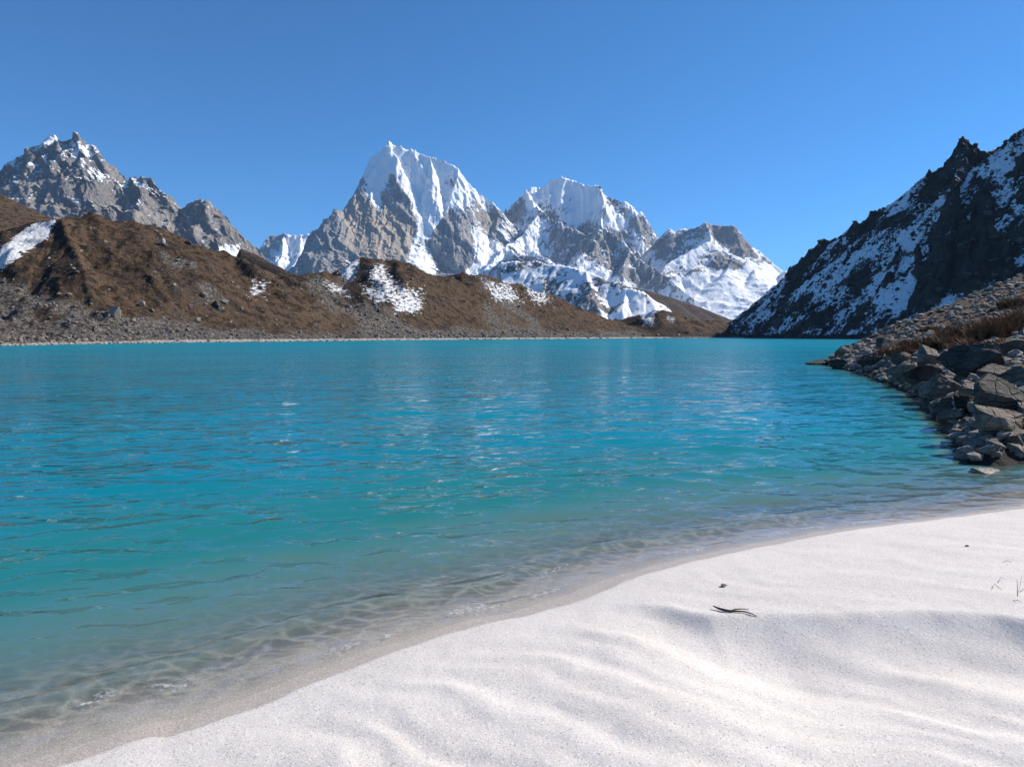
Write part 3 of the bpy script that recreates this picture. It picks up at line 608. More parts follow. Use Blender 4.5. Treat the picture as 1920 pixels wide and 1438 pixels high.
# one sheet, fine near the camera
rr = np.concatenate([np.linspace(0.3, 1.6, 14)[:-1], 1.6 * np.exp(np.linspace(0, math.log(12 / 1.6), 280))])
aa = np.linspace(R(-64), R(64), 300)
TH, RR = np.meshgrid(aa, rr); Xb = RR * np.sin(TH); Yb = RR * np.cos(TH)
Zb, sb = sand_h(Xb, Yb)
k = NT('pale_sand')
wet = k.attr('wet')
g1 = k.noise(k.pos, 170, 3, 0.8); g2 = k.noise(k.pos, 55, 4, 0.7); g3 = k.noise(k.pos, 2.2, 5, 0.6); gv = k.voro(k.pos, 190, 'F1', 'Color')
sepc = k.n('ShaderNodeSeparateColor'); k.put(sepc.inputs[0], gv)
c = k.mix(k.ramp(g3, 0.35, 0.65), (0.64, 0.58, 0.525), (0.70, 0.64, 0.585))
c = k.mix(k.ramp(g1, 0.3, 0.7, 0, 0.55), c, (0.46, 0.42, 0.39))
c = k.mix(k.ramp(sepc.outputs[0], 0.93, 0.99, 0, 0.7), c, (0.20, 0.17, 0.155))
c = k.mix(k.ramp(sepc.outputs[1], 0.85, 0.95, 0, 0.7), c, (0.80, 0.78, 0.76))
c = k.mix(wet, c, k.mix(k.ramp(sepc.outputs[2], 0.3, 0.9), (0.38, 0.325, 0.275), (0.56, 0.49, 0.42)))
h = k.math('ADD', k.math('MULTIPLY', g1, 0.5), g2)
nb = k.bump(h, 0.55, 0.006)
k.principled(c, k.ramp(wet, 0, 1, 0.95, 0.42), nb, 0.3)
M_sand = k.m
me = grid_mesh('beach', Xb, Yb, Zb, {'wet': sstep(-0.015, 0.03, sb)})
tag(obj('beach', me, M_sand), 'pale rippled sand beach sloping into the shallow water', 'beach', kind='structure')
# sand and bed further out (behind the camera and to the sides), a step below the fine sheet where they overlap
ax_ = np.linspace(-40, 60, 150); ay_ = np.linspace(-30, 80, 160); Xo, Yo = np.meshgrid(ax_, ay_)
Zo, so = sand_h(Xo, Yo); inside = (np.hypot(Xo, Yo) < 11.3) & (np.abs(np.arctan2(Xo, Yo)) < R(62))
Zo = np.where(inside, Zo - 0.6, Zo)
me = grid_mesh('lake_bed', Xo, Yo, Zo, {'wet': sstep(0, 0.1, so)})
tag(obj('lake_bed', me, M_sand), 'sandy ground around and under the near end of the lake', 'ground', kind='structure')

# ================================================================== LAKE SURFACE
rr = 1.3 * np.exp(np.linspace(0, math.log(760 / 1.3), 630)); aa = np.linspace(R(-56), R(56), 270)
TH, RR = np.meshgrid(aa, rr); Xw = RR * np.sin(TH); Yw = RR * np.cos(TH)
Zb2, sw, bw = bed(Xw, Yw)
cell = RR * (math.log(760 / 1.3) / 630)
rng = np.random.RandomState(5)
Zw = np.zeros(Xw.shape)
for i in range(46):
    lam = 0.16 * (2.6 / 0.16) ** (i / 45.0) * rng.uniform(0.9, 1.1)
    th = R(90 + 12) + rng.normal(0, 0.55 if lam > 0.6 else 0.8)          # travel direction: towards the camera, a little to the right
    kx, ky = math.cos(th) * 2 * math.pi / lam, math.sin(th) * 2 * math.pi / lam
    am = 0.0165 * lam * math.exp(-lam / 0.75)
    Zw += am * sstep(lam * 0.38, lam * 0.16, cell) * np.sin(kx * Xw + ky * Yw + rng.uniform(0, 6.28) + 0.8 * perlin(Xw * 0.25 / lam, Yw * 0.25 / lam, 700 + i))
gust = 0.75 + 0.6 * fbm(Xw / 9, Yw / 5, 3, 760)
Zw = (Zw + 0.25 * Zw * np.abs(Zw) / 0.02) * gust
sh = sstep(0.25, 2.6, sw) * 0.92 + 0.08
Zw = Zw * sh
# small breakers that follow the beach
lap = np.sin(2 * math.pi * (sw - 0.08 * perlin(Xw * 1.3, Yw * 1.3, 770)) / 0.62 + 2.0 * perlin(Xw * 0.6, Yw * 0.6, 771))
Zw += 0.022 * np.maximum(lap, -0.2) ** 2 * np.sign(lap) * np.exp(-((sw - 0.85) / 0.45) ** 2) * (RR < 14)
Zw += 0.010 * np.exp(-((sw - 0.33 - 0.06 * perlin(Xw * 2, Yw * 2, 772)) / 0.05) ** 2) * (RR < 14)
depth = np.clip(Zw - Zb2, 0, None); depth = np.where((sw > 15) & (bw < -13), 6.0, depth)
foam = np.exp(-((sw - 0.36 - 0.07 * perlin(Xw * 2, Yw * 2, 772)) / 0.045) ** 2) * (RR < 14) + 0.8 * np.exp(-((sw - 0.62 - 0.10 * perlin(Xw * 1.7, Yw * 1.7, 773)) / 0.05) ** 2) * sstep(0.0, 0.3, perlin(Xw * 0.9, Yw * 0.9, 774)) * (RR < 14)
keep = ~((sw < -0.35) & (RR < 25))
me = grid_mesh('lake', Xw, Yw, np.where(keep, Zw, -0.5), {'depth': depth, 'foam': np.clip(foam, 0, 1)})
k = NT('glacial_water')
d = k.attr('depth')
camd = k.n('ShaderNodeVectorMath', operation='LENGTH'); k.put(camd.inputs[0], k.pos); rad = camd.outputs['Value']   # distance from the beach
turn = k.n('ShaderNodeMapping'); turn.inputs['Rotation'].default_value = (0, 0, R(-9)); k.put(turn.inputs['Vector'], k.pos); wp = turn.outputs[0]
rip1 = k.noise(k.vmul(wp, (1.7, 4.0, 1)), 1.0, 1.5, 0.5, 0.5); rip2 = k.noise(k.vmul(wp, (6, 12, 1)), 1.0, 1.0, 0.5, 0.4)
rip3 = k.noise(k.vmul(wp, (0.5, 1.5, 1)), 1.0, 2.0, 0.5, 0.4); rip4 = k.noise(k.vmul(wp, (0.16, 0.5, 1)), 1.0, 2.5, 0.55, 0.3)
calm = k.ramp(d, 0.0, 0.3, 0.5, 1.0)
patch = k.ramp(k.noise(k.vmul(wp, (0.09, 0.22, 1)), 1.0, 3, 0.6), 0.35, 0.65, 0.8, 1.45)
h1 = k.math('MULTIPLY', rip1, 0.058); h2 = k.math('MULTIPLY', rip2, k.ramp(rad, 4, 16, 0.010, 0.004, False))
h3 = k.math('MULTIPLY', rip3, k.ramp(rad, 6, 45, 0.046, 0.12, False)); h4 = k.math('MULTIPLY', rip4, k.ramp(rad, 15, 120, 0.0, 0.34, False))
hh = k.math('MULTIPLY', k.math('MULTIPLY', k.math('ADD', k.math('ADD', h1, h2), k.math('ADD', h3, h4)), calm), patch)
nb = k.bump(hh, 1.0, 1.0)
milky = k.n('ShaderNodeBsdfDiffuse'); up = k.n('ShaderNodeCombineXYZ'); up.inputs[2].default_value = 1.0; k.put(milky.inputs['Normal'], up.outputs[0])   # light comes from within the water body, not its skin
big = k.noise(k.vmul(k.pos, (0.05, 0.11, 1)), 1.0, 4, 0.6)
deepc = k.mix(k.ramp(big, 0.35, 0.65), (0.002, 0.180, 0.245), (0.002, 0.208, 0.275))
k.put(milky.inputs['Color'], k.mix(k.ramp(d, 0.04, 0.30), (0.15, 0.265, 0.245), k.mix(k.ramp(d, 0.25, 1.3), (0.016, 0.175, 0.182), deepc)))   # light bounced up from the pale bed, put into the milk's colour
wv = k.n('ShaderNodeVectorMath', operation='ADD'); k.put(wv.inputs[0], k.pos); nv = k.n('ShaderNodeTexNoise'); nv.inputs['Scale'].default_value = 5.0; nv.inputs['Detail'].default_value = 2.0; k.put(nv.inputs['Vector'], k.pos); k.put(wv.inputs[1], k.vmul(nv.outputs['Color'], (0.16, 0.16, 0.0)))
caustic_net = k.ramp(k.voro(k.vmul(wv.outputs[0], (5.5, 8.5, 0.0)), 1.0, 'DISTANCE_TO_EDGE'), 0.0, 0.22, 1.0, 0.0)  # caustic light lines, painted into the tint of the clear water
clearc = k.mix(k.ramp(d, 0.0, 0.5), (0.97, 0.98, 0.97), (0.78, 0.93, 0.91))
clear = k.n('ShaderNodeBsdfTransparent'); k.put(clear.inputs['Color'], k.mix(k.math('MULTIPLY', k.ramp(d, 0.006, 0.05), k.math('SUBTRACT', 1.0, caustic_net)), clearc, k.vmul(clearc, (0.62, 0.62, 0.62))))
op = k.math('SUBTRACT', 1.0, k.math('EXPONENT', k.math('MULTIPLY', k.math('POWER', k.math('MULTIPLY', d, 7.5), 1.6), -1.0)))
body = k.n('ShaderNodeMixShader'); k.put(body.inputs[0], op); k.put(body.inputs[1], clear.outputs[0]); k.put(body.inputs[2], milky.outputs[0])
fo = k.n('ShaderNodeBsdfDiffuse'); fo.inputs['Color'].default_value = (0.8, 0.8, 0.79, 1)
ff = k.math('MULTIPLY', k.attr('foam'), k.math('MULTIPLY', k.ramp(k.noise(k.pos, 30, 5, 0.8), 0.50, 0.62, 0, 0.8), k.ramp(k.noise(k.pos, 1.6, 3, 0.6), 0.46, 0.58)))
body2 = k.n('ShaderNodeMixShader'); k.put(body2.inputs[0], ff); k.put(body2.inputs[1], body.outputs[0]); k.put(body2.inputs[2], fo.outputs[0])
gl = k.n('ShaderNodeBsdfGlossy'); gl.inputs['Roughness'].default_value = 0.06; k.put(gl.inputs['Normal'], nb)
gm = k.n('ShaderNodeNewGeometry'); dt = k.n('ShaderNodeVectorMath', operation='DOT_PRODUCT'); k.put(dt.inputs[0], gm.outputs['Incoming']); k.put(dt.inputs[1], nb)
cs = k.math('ABSOLUTE', dt.outputs['Value']); sg_ = k.ramp(rad, 5, 120, 0.02, 0.20, False)
cs = k.math('SQRT', k.math('ADD', k.math('MULTIPLY', cs, cs), k.math('MULTIPLY', sg_, sg_)))      # choppy water shows us its tilted facets
frs = k.math('ADD', k.math('MULTIPLY', k.math('POWER', k.math('SUBTRACT', 1.0, cs, clamp=True), 5.0), 0.98), 0.02, clamp=True)
k.put(gl.inputs['Roughness'], k.ramp(rad, 5, 150, 0.05, 0.16, False))
top = k.n('ShaderNodeMixShader'); k.put(top.inputs[0], frs); k.put(top.inputs[1], body2.outputs[0]); k.put(top.inputs[2], gl.outputs[0])
k.t.links.new(top.outputs[0], k.out.inputs['Surface'])
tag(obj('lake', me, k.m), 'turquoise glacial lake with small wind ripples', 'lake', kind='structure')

# ================================================================== ROCKS
def ico(sub):
    import bmesh
    bm = bmesh.new(); bmesh.ops.create_icosphere(bm, subdivisions=sub, radius=1.0)
    v = np.array([p.co[:] for p in bm.verts]); f = np.array([[q.index for q in p.verts] for p in bm.faces]); bm.free(); return v, f
ICO = {s: ico(s) for s in (1, 2, 3, 4, 5)}
def noise3(v, f, seed):
    return (perlin(v[:, 0] * f + 3.1, v[:, 1] * f + 1.7 * v[:, 2] * f, seed) + perlin(v[:, 1] * f - 5.2, v[:, 2] * f + 0.6 * v[:, 0] * f, seed + 1) + perlin(v[:, 2] * f + 8.4, v[:, 0] * f - 0.8 * v[:, 1] * f, seed + 2)) / 1.5
def rock_verts(sub, seed, cuts=13, rough=0.05):
    r = np.random.RandomState(seed); v = ICO[sub][0].copy()
    for i in range(cuts):
        n = r.normal(size=3); n /= np.linalg.norm(n); dd = r.uniform(0.36, 0.78)
        t = v @ n - dd; v = v - np.clip(t, 0, None)[:, None] * n * 0.97
    v = v / np.abs(v).max(0)
    if rough: v = v * (1 + rough * noise3(v, 1.6, seed) + rough * 0.55 * noise3(v, 4.5, seed + 9) + rough * 0.3 * noise3(v, 11, seed + 19))[:, None]
    return v
M_boulder = rock_mat('grey_schist', (0.125, 0.099, 0.078), (0.245, 0.203, 0.160), (0.048, 0.041, 0.035), 1.0)
M_stone = rock_mat('pale_grey_stone', (0.19, 0.163, 0.136), (0.36, 0.312, 0.262), (0.07, 0.06, 0.05), 3.0)
M_dark = rock_mat('dark_wet_rock', (0.060, 0.052, 0.045), (0.125, 0.108, 0.092), (0.022, 0.020, 0.018), 1.0)
M_rubble = rock_mat('far_rubble', (0.10, 0.09, 0.08), (0.30, 0.27, 0.24), (0.05, 0.043, 0.037), 0.6, rnd=0)

# --- near bank ground
ab = np.linspace(R(14), R(58), 220); rb = 6.0 * np.exp(np.linspace(0, math.log(110 / 6.0), 220))
TH, RR = np.meshgrid(ab, rb); Xk = RR * np.sin(TH); Yk = RR * np.cos(TH); Zk, sk = bank_h(Xk, Yk)
k = NT('gravelly_bank')
n1 = k.noise(k.pos, 0.5, 5, 0.65); n2 = k.noise(k.pos, 4, 5, 0.7)
c = k.mix(k.ramp(n1, 0.4, 0.6), (0.085, 0.066, 0.050), (0.085, 0.056, 0.034)); c = k.mix(k.ramp(n2, 0.5, 0.7, 0, 0.7), c, (0.16, 0.135, 0.112))
c = k.mix(k.attr('low'), c, (0.035, 0.03, 0.026))
k.principled(c, 0.95, k.bump(n2, 0.9, 0.15), 0.1)
low = sstep(0.9, 0.1, sk)
Zk = np.where(sk < -2.5, -2.0, Zk)
tag(obj('shore_bank', grid_mesh('shore_bank', Xk, Yk, Zk, {'low': low}), k.m), 'stony bank of earth and gravel rising on the right shore', 'bank', kind='structure')

def bed_any(X, Y):
    z, s, b = bed(np.asarray(X, float), np.asarray(Y, float)); return np.maximum(z, -0.05), 0
# each large boulder: px centre, px width, px height of the photo, depth ratio, label, material, seed, tilt
BL = [
 (1543, 681, 52, 12, 0.6, 'low dark reef of rock breaking the water off the tip of the bank', 1),
 (1579, 684, 36, 22, 1.0, 'black block at the very tip of the right bank', 1),
 (1583, 660, 26, 20, 1.0, 'grey cube-like block on top of the tip of the bank', 0),
 (1670, 648, 44, 30, 0.9, 'rounded dark boulder on the crest of the bank left of the brown shrubs', 1),
 (1636, 677, 58, 26, 0.8, 'long sloping dark slab near the tip of the bank', 1),
 (1653, 662, 26, 22, 0.6, 'pointed slab standing on edge behind the sloping dark slab', 0),
 (1696, 676, 46, 28, 0.9, 'grey boulder below the left end of the brown shrubs', 0),
 (1734, 655, 16, 26, 0.8, 'narrow upright stone among the brown shrubs', 0),
 (1753, 671, 64, 44, 0.9, 'tall pointed boulder in the middle of the bank', 0),
 (1704, 699, 76, 40, 0.7, 'long grey slab slanting down toward the water', 0),
 (1748, 708, 110, 44, 0.6, 'wide black overhanging rock at the water below the pointed boulder', 1),
 (1862, 676, 150, 62, 0.7, 'broad flat-topped dark ledge under the dry shrubs at the right edge', 1),
 (1736, 726, 36, 20, 0.9, 'small rounded pale boulder at the foot of the black overhang', 0),
 (1784, 727, 84, 44, 0.8, 'light grey flat-topped boulder below the ledge', 0),
 (1831, 733, 60, 42, 0.8, 'grey wedge-shaped boulder right of the light flat-topped one', 0),
 (1872, 701, 86, 36, 0.7, 'pale tilted slab lying on the front of the ledge', 0),
 (1908, 710, 66, 44, 0.8, 'dark slab at the right edge above the largest boulder', 1),
 (1880, 754, 104, 92, 0.8, 'largest dark upright boulder near the right edge', 1),
 (1822, 762, 56, 44, 0.8, 'dark leaning boulder left of the largest one', 1),
 (1770, 768, 38, 32, 0.8, 'small pointed grey boulder by the water below the wedge', 0),
 (1750, 752, 44, 24, 0.9, 'low dark rock half in the water below the pale rounded boulder', 1),
 (1802, 780, 64, 30, 0.8, 'layered flat grey boulder in front of the leaning one', 0),
 (1882, 798, 100, 66, 0.8, 'big light-topped boulder with a sharp sunlit edge at the right', 0),
 (1788, 803, 32, 24, 0.9, 'small wet boulder standing alone at the waterline', 1),
 (1783, 824, 22, 9, 0.9, 'small flat black rock just breaking the water', 1),
 (1803, 817, 14, 9, 0.9, 'smallest black rock beside the lone wet boulder', 1),
 (1842, 832, 48, 18, 0.9, 'low speckled rock in the shallows under the big light-topped boulder', 0),
 (1822, 858, 48, 36, 0.9, 'pale tilted boulder at the end of the rocks nearest the sand', 2),
 (1876, 850, 66, 38, 0.8, 'long grey boulder lying beside the pale tilted one', 0),
 (1918, 836, 56, 44, 0.8, 'grey boulder cut by the right edge above the wet sand', 0),
 (1858, 890, 78, 24, 0.9, 'pale low rock alone in the shallow water by the beach', 2),
 (1796, 750, 40, 24, 0.9, 'flat dark stone wedged between the light boulder and the leaning one', 1),
 (1908, 650, 70, 40, 0.8, 'weathered grey outcrop behind the ledge at the right edge', 0),
]
MATS = [M_boulder, M_dark, M_stone]
bl_xy = []
for i, (px, py, w, h, dr, lab, mi) in enumerate(BL):
    q = march(bed_any, px, py + h * 0.42, 4, 60, 3000)
    if q is None: q = P(px, py, 20)
    D = q[1] + 0.15; W = w / FPX * D; H = h / FPX * D
    c = P(px, py, D)
    sub_ = 5 if w > 55 else 4; v = rock_verts(sub_, 900 + i * 3, 11, 0.07)
    r = np.random.RandomState(i); ang = r.uniform(-0.35, 0.35)
    v = v * np.array([W * 0.53, W * 0.5 * dr, H * 0.56])
    tl = r.uniform(-0.22, 0.22)
    x, z = v[:, 0] * math.cos(tl) - v[:, 2] * math.sin(tl), v[:, 0] * math.sin(tl) + v[:, 2] * math.cos(tl)
    v = np.stack([x, v[:, 1], z], -1)
    gz = float(bed_any(np.array([c[0]]), np.array([c[1] + W * 0.3 * dr]))[0][0])
    lowz = c[2] + v[:, 2].min()
    if lowz > gz - 0.06: v[:, 2] = np.where(v[:, 2] < 0, v[:, 2] * ((c[2] - gz + 0.10) / max(1e-3, -v[:, 2].min())), v[:, 2])
    o = obj('boulder', raw_mesh('boulder', v, ICO[sub_][1], smooth=False), MATS[mi], None, (c[0], c[1] + W * 0.3 * dr, c[2])); o.rotation_euler.z = ang
    tag(o, lab, 'boulder', 'large boulders along the right bank'); bl_xy.append((c[0], c[1], W))

# --- loose stones on the bank: 300 as individuals, the rest as rubble
def scatter_bank(n, seed, smin, smax, pxmin=1530, pxmax=2000):
    r = np.random.RandomState(seed); out = []
    while len(out) < n:
        m = n * 4
        a = r.uniform((pxmin - 960) / FPX, (pxmax - 960) / FPX, m); y = 7.5 * np.exp(r.uniform(0, 1, m) ** 0.62 * math.log(58 / 7.5)); x = a * y
        z, s = bank_h(x, y)
        for j in np.nonzero((s > 0.05))[0]:
            d = min(s[j], 8)
            if r.rand() < (1.0 if s[j] < 2.5 else 0.75): out.append((x[j], y[j], z[j], s[j], smin * (smax / smin) ** (r.rand() ** 1.6)))
    return out[:n]
stones = [raw_mesh('stone', rock_verts(3, 2000 + i, 9, 0.05) * np.array([1.0, 0.8, 0.62]), ICO[3][1], smooth=False) for i in range(10)]
for m in stones: m.materials.append(M_stone)
rr_ = np.random.RandomState(77)
for (x, y, z, s, sz_) in scatter_bank(300, 21, 0.14, 0.52):
    o = obj('stone', stones[rr_.randint(10)], None, None, (x, y, z + sz_ * 0.18))
    o.rotation_euler = (rr_.uniform(-.4, .4), rr_.uniform(-.4, .4), rr_.uniform(0, 6.28)); f = sz_ * (0.5 + 0.008 * y); o.scale = (f, f * rr_.uniform(.7, 1.1), f * rr_.uniform(.6, 1.1))
    qx = local_px(x, z, y)[0]
    if qx < 1640: lb, gp = 'loose angular stone on the narrow tip of the right bank', 'stones on the tip of the bank'
    elif s < 1.6: lb, gp = 'dark angular stone wedged between boulders at the waterline of the right bank', 'stones at the waterline of the bank'
    elif y > 30: lb, gp = 'pale angular stone high on the crest of the right bank', 'stones on the crest of the bank'
    elif qx > 1890: lb, gp = 'loose stone at the right edge of the picture, on the bank', 'stones at the right edge of the bank'
    else: lb, gp = 'loose angular grey stone on the middle of the right bank around the brown shrubs', 'stones around the shrubs of the bank'
    tag(o, lb, 'stone', gp)
def merge_rocks(name, places, sub, seed, squash=0.65):
    vs = [rock_verts(sub, seed + i, 6 if sub == 1 else 9, 0.0) for i in range(12)]; F = ICO[sub][1]; r = np.random.RandomState(seed)
    VV = []; FF = []; n = 0; nv = len(vs[0])
    for (x, y, z, s) in places:
        v = vs[r.randint(12)] * np.array([s, s * r.uniform(.65, 1), s * squash * r.uniform(.7, 1.3)])
        a = r.uniform(0, 6.28); t = r.uniform(-.45, .45)
        yy, zz = v[:, 1] * math.cos(t) - v[:, 2] * math.sin(t), v[:, 1] * math.sin(t) + v[:, 2] * math.cos(t)
        VV.append(np.stack([v[:, 0] * math.cos(a) - yy * math.sin(a) + x, v[:, 0] * math.sin(a) + yy * math.cos(a) + y, zz + z], -1)); FF.append(F + n); n += nv
    return raw_mesh(name, np.concatenate(VV), np.concatenate(FF), smooth=False)
pl = [(x, y, z + s * 0.15, s * (0.5 + 0.014 * y)) for (x, y, z, _, s) in scatter_bank(10000, 22, 0.06, 0.30, 1530, 2300)]
tag(obj('bank_rubble', merge_rocks('bank_rubble', pl, 1, 2100), rock_mat('bank_rubble', (0.16, 0.138, 0.116), (0.38, 0.33, 0.28), (0.04, 0.035, 0.03), 1.6, rnd=0)), 'small broken stones covering the right bank', 'rubble', kind='stuff')

# --- rubble on the hills across the lake
r = np.random.RandomState(31); places = []
flat_rub = np.clip(rub, 0, 1.3) * (sg > 0.6) * (msnow < 0.4)
wgt = (flat_rub ** 1.6 + 0.05 * (sg > 1)) * (Yg / 200.0) ** 1.0
wgt = wgt / wgt.sum(); idx = r.choice(wgt.size, 12500, p=wgt.ravel())
dx = r.uniform(-1.2, 1.2, len(idx)); dy = r.uniform(-1.5, 1.5, len(idx))
hx = Xg.ravel()[idx] + dx; hy = Yg.ravel()[idx] + dy; hz = moraine_h(hx, hy)[0]
for x, y, z, u in zip(hx, hy, hz, r.rand(len(idx))): places.append((x, y, z + 0.05, (0.16 + 0.75 * u ** 6) * (0.55 + y / 420.0)))
def pick_singles(places, n, name, lab, gp, mat, seed, squash=0.7):
    order = sorted(range(len(places)), key=lambda i: -places[i][3] / places[i][1]); rs = np.random.RandomState(seed)
    ms = [raw_mesh(name, rock_verts(2, seed + i, 8, 0.04) * np.array([1, 0.85, squash]), ICO[2][1], smooth=False) for i in range(8)]
    for m in ms: m.materials.append(mat)
    for i in order[:n]:
        x, y, z, sz0 = places[i]; o = obj(name, ms[rs.randint(8)], None, None, (x, y, z + sz0 * 0.12)); o.scale = (sz0, sz0 * rs.uniform(.7, 1.1), sz0 * rs.uniform(.75, 1.3)); o.rotation_euler = (rs.uniform(-.3, .3), rs.uniform(-.3, .3), rs.uniform(0, 6.28))
        tag(o, lab, 'rock', gp)
    return [places[i] for i in order[n:]]
places = pick_singles(places, 220, 'hillside_rock', 'grey rock lying among the rubble of the brown hills across the lake', 'larger rocks on the brown hills', M_boulder, 5200)
tag(obj('hill_rubble', merge_rocks('hill_rubble', places, 1, 2200, 0.7), M_rubble), 'grey rubble strewn over the brown hills across the lake', 'rubble', kind='stuff')
r = np.random.RandomState(32); places = []
sx_ = np.linspace(0, 1, 2000)
for u in sx_:
    j = u * (len(SHORE) - 3) + 1; i0 = int(j); f = j - i0
    x = SHORE[i0][0] * (1 - f) + SHORE[i0 + 1][0] * f; y = SHORE[i0][1] * (1 - f) + SHORE[i0 + 1][1] * f
    y += r.exponential(1.3); s = r.uniform(0.12, 0.42) * (0.5 + y / 300)
    places.append((x + r.uniform(-.8, .8), y, 0.06 + 0.1 * r.rand(), s))
tag(obj('shore_gravel', merge_rocks('shore_gravel', places, 1, 2250, 0.7), rock_mat('bleached_gravel', (0.34, 0.30, 0.26), (0.52, 0.47, 0.41), (0.2, 0.17, 0.15), 0.6, rnd=0)), 'pale gravel line along the far waterline', 'gravel', kind='stuff')
# --- rocks poking through the snow of the right slope
r = np.random.RandomState(33); places = []
w2 = np.clip(0.9 - np.clip(ssnow, 0, 1), 0.3, 1) * (Zs > 0.2) * (Ys / 400) ** 1.0
w2 = w2 / w2.sum(); idx = r.choice(w2.size, 6500, p=w2.ravel())
for j, u in zip(idx, r.rand(len(idx))): places.append((Xs.ravel()[j], Ys.ravel()[j], Zs.ravel()[j] + 0.1, 0.4 + 1.9 * u ** 5))
places = pick_singles(places, 120, 'slope_rock', 'dark rock standing out of the shaded snow of the right slope', 'larger rocks on the snowy slope', M_dark, 5300)
tag(obj('slope_rubble', merge_rocks('slope_rubble', places, 1, 2300, 0.7), rock_mat('dark_slope_rock', (0.04, 0.036, 0.034), (0.085, 0.072, 0.06), (0.02, 0.018, 0.016), 0.3, rnd=0)), 'dark rocks poking through the snow of the right slope', 'rubble', kind='stuff')

# --- single boulders one can pick out across the lake
HB = [(216, 587, 30, 24, 'large pale boulder at the foot of the sunlit spur across the lake'), (303, 455, 12, 12, 'pale upright boulder high on the brown hillside'), (383, 553, 18, 12, 'broad boulder at the top of the boulder cluster on the brown hillside'),
      (404, 572, 15, 12, 'darkest boulder of the cluster on the brown hillside'), (420, 567, 15, 9, 'flat pale boulder at the upper end of the cluster'), (413, 580, 12, 9, 'lower boulder of the cluster on the brown hillside'), (265, 570, 12, 9, 'small grey boulder halfway between the large pale boulder and the cluster'),
      (286, 583, 9, 8, 'small pale boulder below the brown slope right of the large pale one'), (370, 601, 12, 10, 'lone grey boulder low on the slope below the cluster'), (250, 601, 12, 8, 'boulder just right of and below the large pale one'), (710, 582, 9, 11, 'black boulder below the snow patches of the hummock'),
      (1090, 579, 13, 10, 'grey boulder on the ridge that slopes to the far end of the lake'), (353, 456, 14, 8, 'dark flat rock below the crest of the brown hill'), (1458, 608, 26, 20, 'big dark triangular boulder at the foot of the snowy slope')]
for i, (px, py, w, h, lab) in enumerate(HB):
    fn = slope_h if i == len(HB) - 1 else moraine_h
    q = march(fn, px, py + h * 0.4, 90, 600, 4000)
    if q is None: continue
    W = w / FPX * q[1]; H = h / FPX * q[1]
    v = rock_verts(3, 3000 + i * 5, 9, 0.05) * np.array([W / 2, W * 0.42, H * 0.62])
    o = obj('boulder', raw_mesh('boulder', v, ICO[3][1], smooth=False), M_dark if i in (3, 10, 12, 13) else M_stone, None, (q[0], q[1] + W * 0.2, q[2] + H * 0.42))
    tag(o, lab, 'boulder', 'boulders on the slopes across the lake')

# ================================================================== DRY SHRUBS ON THE BANK
k = NT('dry_brown_twigs')
c = k.mix(k.rand(), (0.22, 0.125, 0.070), (0.34, 0.215, 0.125)); c = k.mix(k.ramp(k.noise(k.pos, 6, 4, 0.7), 0.4, 0.62), c, (0.12, 0.064, 0.036))
k.principled(c, 0.95, None, 0.1); M_shrub = k.m
k = NT('shrub_stem'); k.principled((0.06, 0.04, 0.028), 0.95, None, 0.1); M_stem = k.m
def blades(n, rx, ry, rz, seed, wd):
    r = np.random.RandomState(seed); V = []; F = []
    tufts = []
    for i in range(26):
        a = r.uniform(0, 6.28); q = math.sqrt(r.rand()); tufts.append((rx * 0.95 * q * math.cos(a), ry * 0.95 * q * math.sin(a), r.uniform(0.4, 1.0) * (1.1 - 0.5 * q * q)))
    for i in range(n):
        tx, ty, th_ = tufts[r.randint(26)]; a = r.uniform(0, 6.28); rt = 0.10 * rx * math.sqrt(r.rand())
        bx, by = tx + rt * math.cos(a), ty + rt * math.sin(a); ln = rz * th_ * r.uniform(0.4, 1.0)
        ox, oy = ln * (0.75 * math.cos(a) * r.rand() + r.normal(0, .25)), ln * (0.75 * math.sin(a) * r.rand() + r.normal(0, .25))
        w = wd * r.uniform(.6, 1.4); c_, s_ = math.cos(a + 1.2) * w, math.sin(a + 1.2) * w; zb = r.uniform(0, 0.35) * ln
        b0 = len(V)
        V += [(bx - c_, by - s_, zb), (bx + c_, by + s_, zb), (bx + ox * .5 + c_ * .8, by + oy * .5 + s_ * .8, zb + ln * .62), (bx + ox * .5 - c_ * .8, by + oy * .5 - s_ * .8, zb + ln * .62), (bx + ox, by + oy, zb + ln)]
        F += [(b0, b0 + 1, b0 + 2), (b0, b0 + 2, b0 + 3), (b0 + 3, b0 + 2, b0 + 4)]
    return raw_mesh('foliage', np.array(V), np.array(F), smooth=False)
def stems(rx, ry, rz, seed):
    r = np.random.RandomState(seed); V = []; F = []
    for i in range(14):
        a = r.uniform(0, 6.28); e = np.array([rx * .7 * math.cos(a), ry * .7 * math.sin(a), rz * r.uniform(.4, .8)]); b0 = len(V); w = 0.012 * max(rx, 0.4)
        for t, ww in ((0, w), (1, w * .3)):
            p = e * t + np.array([0, 0, -0.05 * (1 - t)])
            V += [(p[0] + ww, p[1], p[2]), (p[0] - ww * .5, p[1] + ww * .87, p[2]), (p[0] - ww * .5, p[1] - ww * .87, p[2])]
        for j in range(3): F += [(b0 + j, b0 + (j + 1) % 3, b0 + 3 + (j + 1) % 3), (b0 + j, b0 + 3 + (j + 1) % 3, b0 + 3 + j)]
    return raw_mesh('stem', np.array(V), np.array(F))
